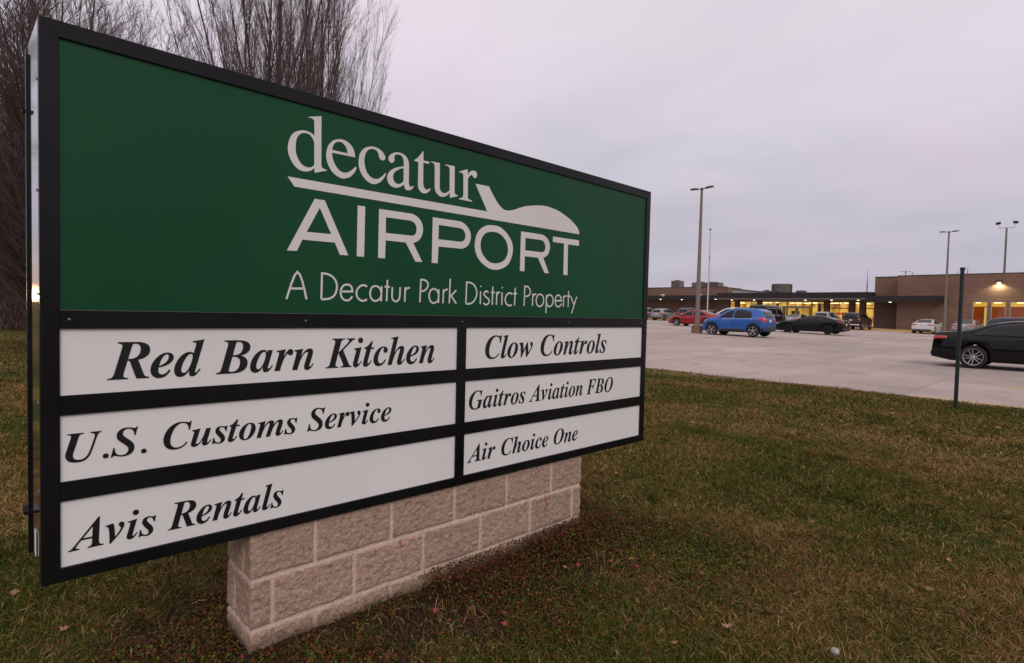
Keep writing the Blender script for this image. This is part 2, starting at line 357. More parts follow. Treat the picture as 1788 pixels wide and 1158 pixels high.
for s_, t_ in [(x, VT['gb'] - .031) for x in (.07, .86, 1.70, 2.55, 3.34)]:
    bm = bmesh.new(); lathe(bm, [(0, .0012), (.0035, .0009), (.0042, 0), (0, 0)], 10, Matrix.Translation(P(s_, t_, -.001)) @ Matrix.Rotation(pi / 2, 4, 'Y')); sp(bmobj('screw_head', bm, M_met, sign))
gp = sbox('green_panel', .040, 3.370, VT['gb'] - .004, VT['gt'] + .004, -.020, -.008, M_grn)
cells = {}
for r in (1, 2, 3):
    for c_, (s0, s1) in enumerate(((.042, 1.676), (1.725, 3.369))):
        cells[r, c_] = sbox('tenant_panel', s0, s1, VT['r%db' % r] - .004, VT['r%dt' % r] + .004, -.020, -.010, M_wht)
for (r, c_), l in {(1, 0): 'white panel reading Red Barn Kitchen', (2, 0): 'white panel reading U.S. Customs Service', (3, 0): 'white panel reading Avis Rentals', (1, 1): 'white panel reading Clow Controls', (2, 1): 'white panel reading Gaitros Aviation FBO', (3, 1): 'white panel reading Air Choice One'}.items(): cells[r, c_]['label'] = l
# hinge tabs, screws, sticker on the cabinet edge
for t_ in (.70, .35, .02, -.33, -.62): sbox('screw_head', -.0095, -.0050, t_ - .004, t_ + .004, -.035 , -.027, M_met)
sbox('latch_tab', -.034, -.0046, -.755, -.745, -DEP - .06, -DEP + .03, M_blk, .001)
sbox('hinge_tab', -.03, -.0211, .66, .667, -DEP - .06, -DEP - .02, M_blk)
sbox('sticker', -.0112, -.0095, -.86, -.78, -.16, -.11, mat('white_sticker', (.75, .76, .75), .5))
sbox('hinge_tab', 3.405, 3.50, .07, .085, -DEP - .03, -DEP + .02, M_blk)

# hand-drawn glyph outlines: s, t (mm on the sign), corner flag
GL = {"d":[[866.0,792.9,1,921.4,809.5,1,923.1,615.0,1,923.9,601.1,0,930.0,591.9,0,948.0,588.4,1,948.0,585.2,1,894.3,565.9,1,892.1,585.7,1,881.9,575.4,0,869.2,568.1,0,856.5,564.5,0,834.4,564.7,0,814.1,573.9,0,796.9,593.3,0,784.5,617.8,0,780.0,640.8,0,782.5,668.3,0,792.8,697.6,0,811.0,718.3,0,838.9,730.6,0,860.9,732.1,0,878.5,727.9,0,891.8,720.1,1,890.6,772.2,1,888.5,784.0,0,879.4,789.5,0,866.0,789.8,1],[892.6,601.3,1,885.0,590.5,0,869.0,583.4,0,853.1,584.4,0,835.7,593.3,0,821.4,613.2,0,813.4,635.8,0,812.2,662.8,0,815.1,687.5,0,823.5,706.1,0,839.0,718.7,0,854.7,722.4,0,870.6,719.9,0,883.6,707.5,0,890.9,692.1,1]],"e":[[1079.6,667.8,1,970.9,666.1,1,972.8,646.9,0,980.6,626.2,0,994.5,606.7,0,1011.9,593.9,0,1032.8,591.4,0,1052.1,599.8,0,1069.6,614.4,0,1082.0,628.2,1,1086.8,622.5,1,1078.8,603.1,0,1061.2,582.0,0,1040.2,569.5,0,1019.2,564.5,0,995.0,570.1,0,970.9,586.3,0,953.7,611.5,0,945.0,641.3,0,945.7,666.5,0,954.3,693.5,0,970.9,715.4,0,992.8,727.9,0,1016.9,732.6,0,1041.4,728.4,0,1061.0,715.0,0,1073.8,695.0,0],[970.7,678.1,1,974.5,694.7,0,984.5,711.1,0,999.8,719.3,0,1017.1,719.2,0,1031.1,708.5,0,1040.1,692.7,0,1042.8,677.8,1]],"c":[[1231.1,699.5,0,1229.3,689.7,0,1218.6,682.4,0,1206.2,683.7,0,1199.1,693.1,0,1194.3,708.9,0,1182.6,721.5,0,1161.8,722.8,0,1142.2,713.0,0,1129.9,693.9,0,1124.8,668.1,0,1127.1,642.2,0,1137.5,614.3,0,1154.6,597.5,0,1173.5,590.8,0,1196.2,594.2,0,1215.2,608.4,0,1232.4,627.4,1,1235.6,621.6,1,1223.1,599.6,0,1204.2,579.4,0,1181.5,567.7,0,1158.8,566.5,0,1132.5,578.6,0,1110.1,602.7,0,1098.0,633.3,0,1097.4,665.9,0,1105.0,693.7,0,1122.9,716.5,0,1148.6,730.0,0,1174.8,734.2,0,1201.6,728.9,0,1221.0,716.1,0]],"a":[[1247.9,699.5,0,1256.2,714.9,0,1275.8,728.5,0,1295.7,735.0,0,1320.0,734.9,0,1342.8,725.6,0,1355.5,708.9,0,1360.1,687.0,1,1360.6,602.8,1,1365.0,591.2,0,1374.7,586.9,0,1387.2,596.0,1,1388.5,590.6,1,1377.0,575.6,0,1360.5,568.3,0,1343.8,570.1,0,1335.3,582.7,0,1333.1,592.8,1,1315.0,577.6,0,1290.9,569.4,0,1266.8,571.3,0,1248.8,585.3,0,1242.5,606.4,0,1248.0,627.9,0,1265.4,648.2,0,1293.1,663.8,0,1331.4,676.3,1,1329.7,698.6,0,1324.5,716.7,0,1310.1,725.2,0,1291.9,724.6,0,1280.8,717.1,0,1279.0,707.5,0,1279.7,693.9,0,1272.7,683.2,0,1260.8,680.2,0,1250.9,686.5,0],[1330.4,667.4,1,1309.3,659.9,0,1285.4,643.4,0,1275.0,626.0,0,1274.9,608.8,0,1284.4,593.2,0,1300.6,588.4,0,1316.7,593.5,0,1331.6,606.6,1]],"t":[[1389.7,717.5,1,1411.8,736.1,0,1430.6,759.5,0,1438.1,770.0,1,1441.2,769.9,1,1442.1,726.1,1,1476.2,726.7,1,1475.1,715.7,1,1441.5,715.3,1,1442.8,616.9,1,1448.5,596.3,0,1461.7,588.4,0,1473.5,591.4,0,1484.4,598.6,1,1486.8,593.6,1,1471.7,576.6,0,1450.0,567.7,0,1430.4,571.8,0,1415.8,587.3,0,1412.4,608.1,1,1412.3,713.1,1,1389.8,713.3,1]],"u":[[1486.5,731.0,1,1540.3,732.5,1,1541.8,612.2,1,1548.1,596.7,0,1564.4,588.2,0,1582.8,592.3,0,1604.4,607.7,1,1601.8,711.7,1,1597.3,723.9,0,1586.4,727.4,0,1574.8,728.1,1,1575.6,732.7,1,1633.3,734.5,1,1635.1,608.9,1,1640.2,594.7,0,1657.6,590.6,1,1657.7,586.1,1,1606.7,570.7,1,1604.6,596.5,1,1587.8,579.0,0,1564.8,568.7,0,1541.9,569.9,0,1521.2,583.2,0,1511.6,607.2,1,1509.3,708.9,1,1504.5,722.6,0,1486.6,727.0,1]],"r":[[1662.6,713.7,1,1718.2,735.4,1,1719.0,705.0,1,1728.5,720.1,0,1745.7,732.9,0,1765.7,735.5,0,1779.7,727.6,0,1781.6,712.4,0,1771.8,699.8,0,1759.1,700.6,0,1748.8,710.4,0,1736.4,707.0,0,1724.3,692.5,0,1721.1,684.3,1,1722.9,596.3,1,1727.3,583.5,0,1753.5,577.0,1,1750.1,572.3,1,1664.8,572.1,1,1664.7,577.7,1,1683.0,582.4,0,1691.5,591.4,0,1693.1,606.9,1,1690.8,694.2,1,1684.5,708.2,0,1664.1,709.4,1]],"A":[[896.2,457.2,1,940.7,457.1,1,1052.9,231.5,1,1012.8,230.3,1,988.6,281.6,1,844.4,279.5,1,821.7,230.2,1,779.8,228.6,1],[918.6,422.4,1,971.8,316.4,1,862.5,313.9,1]],"I":[[1095.5,458.0,1,1132.1,458.3,1,1130.2,232.3,1,1093.5,230.6,1]],"R":[[1203.2,457.9,1,1374.7,459.7,1,1404.5,453.0,0,1430.6,434.9,0,1445.1,406.1,0,1445.0,373.5,0,1432.5,346.9,0,1415.6,330.8,0,1391.1,320.4,1,1445.9,232.4,1,1405.8,231.1,1,1349.2,318.0,1,1239.5,317.3,1,1238.2,233.6,1,1201.3,232.3,1],[1239.5,424.3,1,1371.2,425.6,1,1392.5,419.4,0,1406.8,403.3,0,1409.0,383.9,0,1406.3,369.2,0,1395.9,358.1,0,1381.1,354.0,1,1239.6,351.7,1]],"P":[[1504.0,458.9,1,1672.8,460.0,1,1702.3,452.2,0,1730.1,432.4,0,1747.4,403.4,0,1746.7,372.3,0,1732.5,343.7,0,1708.1,325.9,0,1681.3,319.5,1,1541.2,317.6,1,1538.6,232.9,1,1502.0,232.3,1],[1540.9,425.7,1,1673.7,425.0,1,1695.8,418.8,0,1709.5,403.1,0,1712.4,388.0,0,1708.4,370.2,0,1692.5,358.2,0,1670.6,354.8,1,1540.3,353.8,1]],"O":[[1895.8,466.8,0,1945.1,465.0,0,1987.0,448.2,0,2024.0,419.4,0,2049.6,382.2,0,2055.2,342.8,0,2043.2,297.4,0,2017.1,260.0,0,1975.8,237.3,0,1929.1,226.7,0,1882.8,230.8,0,1837.1,251.0,0,1800.1,281.9,0,1779.9,322.1,0,1777.6,363.6,0,1791.1,409.0,0,1820.4,441.7,0,1856.2,459.9,0],[1899.7,431.7,0,1940.3,429.8,0,1976.2,414.2,0,2003.9,388.7,0,2017.1,352.6,0,2014.0,317.1,0,1992.2,284.5,0,1960.0,268.0,0,1925.1,261.9,0,1884.7,265.3,0,1850.1,286.0,0,1824.0,317.7,0,1816.3,354.9,0,1824.7,389.5,0,1846.3,415.1,0,1871.3,426.4,0]],"R2":[[2116.8,458.5,1,2288.7,459.5,1,2323.3,449.2,0,2348.2,428.3,0,2359.7,401.1,0,2357.4,370.2,0,2341.1,342.8,0,2305.4,322.4,1,2357.0,235.2,1,2319.7,234.2,1,2258.2,320.4,1,2150.8,319.7,1,2150.6,233.4,1,2113.7,233.3,1],[2152.9,425.1,1,2283.2,426.3,1,2307.3,417.1,0,2320.5,395.0,0,2321.2,376.3,0,2309.4,361.2,0,2289.2,354.7,1,2152.2,353.9,1]],"T":[[2385.6,458.3,1,2628.0,459.5,1,2628.7,425.6,1,2524.6,424.4,1,2526.6,233.7,1,2488.1,233.7,1,2486.1,425.5,1,2385.4,426.0,1]],"plane":[[780.2,530.5,1,1859.4,536.2,1,1772.6,670.1,1,1868.6,671.4,1,1893.6,635.9,0,1923.4,602.1,0,1953.4,576.3,0,1983.4,562.4,0,2013.4,562.2,0,2055.7,572.4,0,2104.7,591.3,0,2148.5,605.7,0,2199.8,616.7,0,2252.4,625.2,0,2299.4,629.7,0,2361.5,627.8,0,2425.5,617.8,0,2491.6,598.0,0,2552.1,574.2,0,2598.9,545.5,0,2621.4,523.4,0,2629.4,498.4,1,808.7,493.9,1]],"tag":[[780.4,29.2,0,825.3,143.6,0,865.4,30.9,1],[799.6,73.4,0,848.9,75.6,0],[930.9,33.0,0,932.2,144.2,1,949.0,144.2,1,972.7,137.4,0,992.9,119.8,0,1001.3,93.9,0,997.7,67.2,0,985.9,47.9,0,962.2,35.8,0,930.9,33.0,0],[1019.9,70.1,0,1075.8,72.4,1,1073.5,85.8,1,1064.9,98.8,0,1048.2,101.9,0,1031.8,96.1,0,1021.0,79.6,0,1019.2,64.3,0,1024.3,45.5,0,1036.8,33.7,0,1053.4,31.9,0,1065.8,38.4,0,1075.3,51.1,0],[1148.2,97.8,0,1132.9,103.3,0,1115.7,99.4,0,1101.0,85.1,0,1094.9,65.4,0,1101.6,46.2,0,1116.8,33.8,0,1134.0,32.8,0,1148.3,39.9,0],[1192.3,103.1,0,1210.4,95.9,0,1220.7,76.4,0,1221.0,60.3,0,1211.4,42.0,0,1191.3,33.3,0,1173.4,40.7,0,1164.2,60.2,0,1166.1,82.0,0,1176.8,98.4,0,1192.3,103.1,0],[1223.0,103.7,0,1221.5,33.0,0],[1253.1,134.3,0,1250.3,33.9,0],[1238.5,101.3,0,1267.6,101.8,0],[1280.2,101.2,0,1279.1,62.5,0,1282.7,44.2,0,1299.4,34.5,0,1315.8,43.2,0,1321.2,61.9,0,1322.8,103.2,0],[1350.7,104.5,0,1349.7,33.9,0],[1351.1,83.8,0,1358.1,98.6,0,1377.6,102.4,0],[1436.4,34.3,0,1440.1,145.9,1,1459.5,145.7,1,1477.7,136.0,0,1483.2,121.4,0,1475.8,103.9,0,1460.6,92.6,0,1439.3,88.7,0],[1518.4,104.9,0,1537.1,97.1,0,1548.3,74.5,0,1543.7,46.1,0,1520.1,32.4,0,1498.9,42.5,0,1490.5,68.1,0,1497.7,94.1,0,1518.4,104.9,0],[1549.3,102.9,0,1548.2,34.0,0],[1578.3,104.1,0,1576.2,33.0,0],[1577.7,84.4,0,1587.1,100.1,0,1604.5,105.3,0],[1619.7,159.9,0,1616.2,34.1,0],[1660.2,103.3,0,1620.8,68.4,0],[1628.5,73.1,0,1662.0,32.7,0],[1725.0,34.8,0,1727.7,147.9,1,1751.1,147.3,1,1781.1,133.7,0,1796.9,104.5,0,1794.7,74.5,0,1777.5,48.6,0,1754.2,36.5,0,1725.0,34.8,0],[1824.1,104.7,0,1824.2,35.1,0],[1824.4,134.4,0,1825.8,128.0,0],[1880.8,101.0,0,1867.0,106.5,0,1851.7,99.8,0,1850.9,85.8,0,1868.0,72.4,0,1883.8,63.5,0,1887.3,49.5,0,1875.2,36.4,0,1859.8,34.1,0,1846.0,43.6,0],[1911.2,133.9,0,1909.8,33.5,0],[1899.6,100.3,0,1926.8,101.4,0],[1941.3,105.8,0,1940.3,34.3,0],[1941.3,86.8,0,1949.2,101.4,0,1965.2,104.4,0],[1981.4,105.1,0,1980.4,34.4,0],[1981.1,134.8,0,1982.6,128.2,0],[2059.8,98.4,0,2037.5,103.9,0,2017.9,94.4,0,2005.4,69.8,0,2012.8,45.8,0,2033.1,33.2,0,2057.8,36.3,0],[2081.6,135.1,0,2078.8,35.3,0],[2067.8,101.2,0,2096.4,102.3,0],[2154.9,33.7,0,2157.3,147.1,1,2184.1,145.8,1,2202.6,126.6,0,2201.2,106.4,0,2182.5,91.6,0,2156.4,89.7,0],[2224.9,107.3,0,2223.9,35.4,0],[2225.7,84.6,0,2234.5,101.6,0,2254.1,104.4,0],[2285.6,107.1,0,2308.3,97.7,0,2318.3,72.2,0,2310.2,46.2,0,2286.1,33.8,0,2263.7,42.5,0,2253.9,68.7,0,2263.9,96.1,0,2285.6,107.1,0],[2341.2,104.0,0,2340.0,-4.9,0],[2370.0,106.7,0,2393.6,95.5,0,2400.7,72.2,0,2393.9,46.8,0,2369.0,34.7,0,2349.5,44.6,0,2340.9,70.3,0,2349.1,96.5,0,2370.0,106.7,0],[2424.1,71.8,0,2477.1,73.4,1,2475.0,85.1,1,2464.0,100.6,0,2446.3,106.4,0,2428.5,99.4,0,2419.8,80.6,0,2420.5,62.2,0,2430.8,41.4,0,2450.7,35.0,0,2467.9,42.3,0,2477.8,55.9,0],[2495.9,104.5,0,2496.2,36.0,0],[2496.6,85.8,0,2504.1,101.0,0,2520.1,105.3,0],[2541.7,135.8,0,2540.9,36.0,0],[2525.9,103.9,0,2561.1,104.1,0],[2565.4,101.6,0,2595.0,51.9,0],[2622.2,103.6,0,2574.0,-4.0,0]]}
def smooth_poly(a, closed=True, n=5):
    pts = [(a[i], a[i + 1], a[i + 2]) for i in range(0, len(a), 3)]; m = len(pts); outp = []
    for i in range(m if closed else m - 1):
        p1 = pts[i]; p2 = pts[(i + 1) % m]; p0 = pts[i - 1] if closed or i else p1; p3 = pts[(i + 2) % m] if closed or i + 2 < m else p2
        ts = (0, 0) if p1[2] else ((p2[0] - p0[0]) / 2, (p2[1] - p0[1]) / 2)
        te = (0, 0) if p2[2] else ((p3[0] - p1[0]) / 2, (p3[1] - p1[1]) / 2)
        if p1[2] and p2[2]: outp.append((p1[0], p1[1])); continue
        ch = (p2[0] - p1[0], p2[1] - p1[1]); cl_ = math.hypot(*ch)
        if p1[2]: ts = (ch[0] * 1.5 - te[0] * .5, ch[1] * 1.5 - te[1] * .5)
        if p2[2]: te = (ch[0] * 1.5 - ts[0] * .5, ch[1] * 1.5 - ts[1] * .5)
        for v in (ts, te): pass
        def lim(v):
            l = math.hypot(*v); return v if l <= 1.25 * cl_ or l == 0 else (v[0] * 1.25 * cl_ / l, v[1] * 1.25 * cl_ / l)
        ts, te = lim(ts), lim(te)
        for k in range(n):
            u = k / n; h1 = 2 * u ** 3 - 3 * u * u + 1; h2 = u ** 3 - 2 * u * u + u; h3 = -2 * u ** 3 + 3 * u * u; h4 = u ** 3 - u * u
            outp.append((h1 * p1[0] + h2 * ts[0] + h3 * p2[0] + h4 * te[0], h1 * p1[1] + h2 * ts[1] + h3 * p2[1] + h4 * te[1]))
    if not closed: outp.append(pts[-1][:2])
    return outp
def curve_mesh(contours, ext):
    cu = bpy.data.curves.new('outline', 'CURVE'); cu.dimensions = '2D'; cu.fill_mode = 'BOTH'; cu.extrude = ext
    for c in contours:
        s_ = cu.splines.new('POLY'); s_.points.add(len(c) - 1); s_.use_cyclic_u = True
        for p, q in zip(s_.points, c): p.co = (q[0], q[1], 0, 1)
    ob = bpy.data.objects.new('outline', cu); me = bpy.data.meshes.new_from_object(ob)
    bpy.data.objects.remove(ob); bpy.data.curves.remove(cu); return me
def place_lettering(name, me, m, parent, off):
    # local x -> along the sign, local y -> up, local z -> out of the face
    me.transform(Matrix(((0, 0, 1, SX + off), (1, 0, 0, SY), (0, 1, 0, CZ), (0, 0, 0, 1))))
    o = link(name, me, m, parent); o.matrix_parent_inverse = parent.matrix_parent_inverse @ Matrix()
    o.matrix_parent_inverse = sign.matrix_basis.inverted() if False else Matrix()
    return o
for key, nm, lab in ((('d', 'e', 'c', 'a', 't', 'u', 'r'), 'lettering', 'white serif word decatur'), (('A', 'I', 'R', 'P', 'O', 'R2', 'T'), 'lettering', 'white wide sans word AIRPORT'), (('plane',), 'aircraft_emblem', 'white side outline of an aircraft under the word decatur')):
    cs = [[(x / 1000, y / 1000) for x, y in smooth_poly(c)] for k in key for c in GL[k]]
    place_lettering(nm, curve_mesh(cs, .0006), M_let, gp, -.0072)['label'] = lab
# tagline: round-ended strokes of even width
bm = bmesh.new(); q = 0
for st_ in GL['tag']:
    c = [(x / 1000, y / 1000) for x, y in smooth_poly(st_, False, 4)]; q += 1; zz = .0002 + q * .00002
    wd = .0043 if c[0][0] < 1.9 else .0045
    cc = [c[0]]
    for p in c[1:]:
        if math.hypot(p[0] - cc[-1][0], p[1] - cc[-1][1]) > 1e-4: cc.append(p)
    Lp, Rp = [], []
    for i, p in enumerate(cc):
        a = cc[max(i - 1, 0)]; b_ = cc[min(i + 1, len(cc) - 1)]
        d1 = Vector((p[0] - a[0], p[1] - a[1])); d2 = Vector((b_[0] - p[0], b_[1] - p[1]))
        if d1.length < 1e-6: d1 = d2.copy()
        if d2.length < 1e-6: d2 = d1.copy()
        d1.normalize(); d2.normalize(); n1_ = Vector((-d1.y, d1.x)); n2_ = Vector((-d2.y, d2.x)); nn = (n1_ + n2_)
        nn = nn.normalized() if nn.length > .2 else n1_
        k_ = 1 / max(.35, nn.dot(n1_)); Lp.append((p[0] + nn.x * wd * k_, p[1] + nn.y * wd * k_)); Rp.append((p[0] - nn.x * wd * k_, p[1] - nn.y * wd * k_))
    vl = [bm.verts.new((x, y, zz)) for x, y in Lp]; vr = [bm.verts.new((x, y, zz)) for x, y in Rp]
    for i in range(len(vl) - 1): bm.faces.new((vr[i], vr[i + 1], vl[i + 1], vl[i]))
me = bpy.data.meshes.new('lettering'); bm.to_mesh(me); bm.free()
place_lettering('lettering', me, M_let, gp, -.0079)['label'] = 'thin white line A Decatur Park District Property'
# tenant lettering: bold italic serif
def bold_italic(s): return ''.join(chr(0x1D468 + ord(c) - 65) if 'A' <= c <= 'Z' else chr(0x1D482 + ord(c) - 97) if 'a' <= c <= 'z' else c for c in s)
def tenant(text, cell, s0, s1, base, cap):
    cu = bpy.data.curves.new('lettering', 'FONT'); cu.body = bold_italic(text); cu.size = 1; cu.extrude = .0006; cu.resolution_u = 6
    cu.space_word = 1.0
    ob = bpy.data.objects.new('lettering', cu); COL.objects.link(ob)
    me = bpy.data.meshes.new_from_object(ob); bpy.data.objects.remove(ob)
    xs_ = [v.co.x for v in me.vertices]; x0, x1 = min(xs_), max(xs_)
    kx = (s1 - s0) / (x1 - x0); ky = cap / .669
    for v in me.vertices: v.co.x = s0 + (v.co.x - x0) * kx; v.co.y = base + v.co.y * ky * UNIT
    print('text', text, 'ratio', kx / (ky * UNIT))
    place_lettering('lettering', me, M_ink, cell, -.0092)
UNIT = 1.0
tenant('Red Barn Kitchen', cells[1, 0], .173, 1.532, -.267, .129)
tenant('U.S. Customs Service', cells[2, 0], .059, 1.287, -.534, .095)
tenant('Avis Rentals', cells[3, 0], .066, .777, -.833, .098)
tenant('Clow Controls', cells[1, 1], 1.868, 2.946, -.262, .124)
tenant('Gaitros Aviation FBO', cells[2, 1], 1.762, 3.033, -.532, .097)
tenant('Air Choice One', cells[3, 1], 1.757, 2.672, -.819, .092)

# split-face masonry base: one closed shell, noise-broken block faces with pale mortar between
def masonry():
    x1 = SX - .018; x0 = x1 - .28; ya, yb = SY + .652, SY + 2.722; zt = CZ + VT['bot'] - .002; zb = -.06
    Lf, Le = yb - ya, x1 - x0; per = 2 * (Lf + Le); nP = int(per / .0045); ps = np.linspace(0, per, nP, endpoint=False)
    zs = np.linspace(zb, zt, 125)
    def pos(p):                # front (y up), far end, back, near end
        p = p % per
        a = p < Lf; b_ = (p >= Lf) & (p < Lf + Le); c_ = (p >= Lf + Le) & (p < 2 * Lf + Le)
        x = np.where(a, x1, np.where(b_, x1 - (p - Lf), np.where(c_, x0, x0 + (p - 2 * Lf - Le))))
        y = np.where(a, ya + p, np.where(b_, yb, np.where(c_, yb - (p - Lf - Le), ya)))
        return x, y
    xa, ya_ = pos(ps - .012); xb, yb_ = pos(ps + .012); tx, ty = xb - xa, yb_ - ya_; l = np.hypot(tx, ty); nx_, ny_ = ty / l, -tx / l
    px_, py_ = pos(ps)
    courses = [(-1, .082), (.082, .290), (.290, 2)]
    jt = {2: [.268, .650, 1.032, 1.408, 1.785], 1: [.085, .458, .837, 1.216, 1.605, 1.99], 0: [.27, .65, 1.03, 1.41, 1.79]}
    full = {}
    for k, js in jt.items():
        e = [Lf + (.14 if k == 1 else .0001)] if k == 1 else []
        bk = [Lf + Le + j for j in js]; n_ = [2 * Lf + Le + (.09 if k == 1 else .20)]
        full[k] = np.array(js + e + bk + n_)
    Pm, Zm = np.meshgrid(ps, zs)
    d = np.full(Pm.shape, 9.); cid = np.zeros(Pm.shape)
    for k, (za, zb_) in enumerate(courses):
        msk = (Zm >= za) & (Zm < zb_)
        dz = np.minimum(abs(Zm - za), abs(zb_ - Zm)); dz = np.where(Zm > zt - .001, dz, dz)
        dj = np.min(np.abs(((Pm[..., None] - full[k] + per / 2) % per) - per / 2), -1)
        d = np.where(msk, np.minimum(dz, dj), d); cid = np.where(msk, k * 37 + np.sum(Pm[..., None] > full[k], -1), cid)
    d = d + (fbm(Pm * 26, Zm * 26, 5, 3) - .5) * .006
    body = sstep(d, .0065, .0125)
    per_blk = hsh(cid.astype(np.int64), cid.astype(np.int64) * 7, 9)
    rock = (fbm(Pm * 9 + per_blk * 9, Zm * 9, 61, 2) - .5) * .010 + (fbm(Pm * 48, Zm * 60, 71, 4) - .5) * .010 + (fbm(Pm * 170, Zm * 170, 81, 2) - .5) * .0055
    bulge = sstep(d, .004, .02) * .004
    h = body * (rock + bulge + .001) - (1 - body) * .003
    VX = px_[None] + nx_[None] * h; VY = py_[None] + ny_[None] * h
    V = np.stack([VX, VY, Zm], -1).reshape(-1, 3); nz_, n_ = Pm.shape
    i = np.arange(n_)[None] + n_ * np.arange(nz_ - 1)[:, None]; j = (np.arange(n_) + 1)[None] % n_ + n_ * np.arange(nz_ - 1)[:, None]
    F = np.stack([i, j, j + n_, i + n_], -1).reshape(-1, 4)
    mort = np.array([.60, .46, .385]); stone = np.array([.375, .262, .200]); warm = np.array([.44, .300, .222]); dark = np.array([.19, .13, .10])
    sp_ = fbm(Pm * 190, Zm * 210, 91, 2); sp2 = fbm(Pm * 70, Zm * 70, 95, 2)
    C = stone + (warm - stone) * per_blk[..., None]
    C = C * (.76 + .48 * sp_[..., None]) ; C = C + (dark - C) * sstep(sp2, .60, .78)[..., None] * .55
    C = C + (np.array([.62, .53, .47]) - C) * (sstep(sp_, .74, .86) * .5)[..., None]
    C = C * body[..., None] + mort * (1 - body[..., None])
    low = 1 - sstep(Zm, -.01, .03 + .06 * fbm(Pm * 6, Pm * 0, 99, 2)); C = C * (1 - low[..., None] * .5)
    def rust(p0, z0, z1, w, a):
        g = np.exp(-(((Pm - p0 + (fbm(Zm * 30, Zm * 0, 7, 2) - .5) * .02) / w) ** 2)) * sstep(Zm, z1 - .02, z1 + .01) * (1 - sstep(Zm, z0 - .004, z0 + .004))
        return np.clip(g * a * (.5 + sp_), 0, 1)[..., None]
    for args in ((1.737, .285, .20, .006, 1.0), (1.739, .21, .15, .005, .5), (.705, .275, .245, .008, .9), (.76, .312, .302, .006, .8)): 
        g = rust(*args); C = C * (1 - g) + np.array([.30, .085, .025]) * g
    me = npmesh('masonry_base', V, F); vcol(me, 'tone', C.reshape(-1, 3)); return me
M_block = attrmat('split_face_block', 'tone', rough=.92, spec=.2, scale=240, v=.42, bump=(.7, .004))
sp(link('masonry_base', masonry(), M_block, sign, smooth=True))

# ------------------------------------------------------------ cars
def paint(name, c, rough=.28, metal=.25, coat=.6, spec=.5): return mat(name, c, rough, metal, spec=spec, coat=coat, noise=.06, scale=1.5)
M_glass = mat('tinted_car_glass', (.008, .009, .011), .05, spec=.42, noise=.3, scale=2)
M_tyre = mat('tyre_rubber', (.014, .014, .015), .85, noise=.2, scale=14); M_under = mat('dark_underbody', (.008, .008, .009), .9)
M_trim = mat('black_plastic_trim', (.02, .021, .022), .6, noise=.15, scale=20); M_chrome = mat('chrome', (.62, .62, .63), .16, 1.0)
M_alloy = mat('silver_alloy', (.50, .50, .51), .30, .85, noise=.08); M_dkalloy = mat('black_alloy', (.02, .02, .022), .35, .4)
M_red = mat('red_lens', (.42, .012, .012), .14, coat=.8, emit=(.9, .03, .02), estr=.05); M_clear = mat('clear_lens', (.20, .21, .22), .10, .3, coat=.6)
M_plate = mat('white_number_plate', (.55, .57, .60), .5); M_seam = mat('panel_gap', (.006, .006, .006), .9)
def interp(pts, x):
    # monotone-ish cubic through the profile points
    n = len(pts)
    if x <= pts[0][0]: return pts[0][1]
    for i in range(n - 1):
        (x1, z1), (x2, z2) = pts[i], pts[i + 1]
        if x <= x2:
            def sl(k):
                if k == 0 or k == n - 1: return None
                a = (pts[k][1] - pts[k - 1][1]) / (pts[k][0] - pts[k - 1][0]); b = (pts[k + 1][1] - pts[k][1]) / (pts[k + 1][0] - pts[k][0])
                return 0 if a * b <= 0 else 2 * a * b / (a + b) if abs(a) + abs(b) > 0 else 0
            h = x2 - x1; u = (x - x1) / h; s = (z2 - z1) / h; a = sl(i); b = sl(i + 1); a = s if a is None else a; b = s if b is None else b
            return (2 * u ** 3 - 3 * u * u + 1) * z1 + (u ** 3 - 2 * u * u + u) * h * a + (3 * u * u - 2 * u ** 3) * z2 + (u ** 3 - u * u) * h * b
    return pts[-1][1]
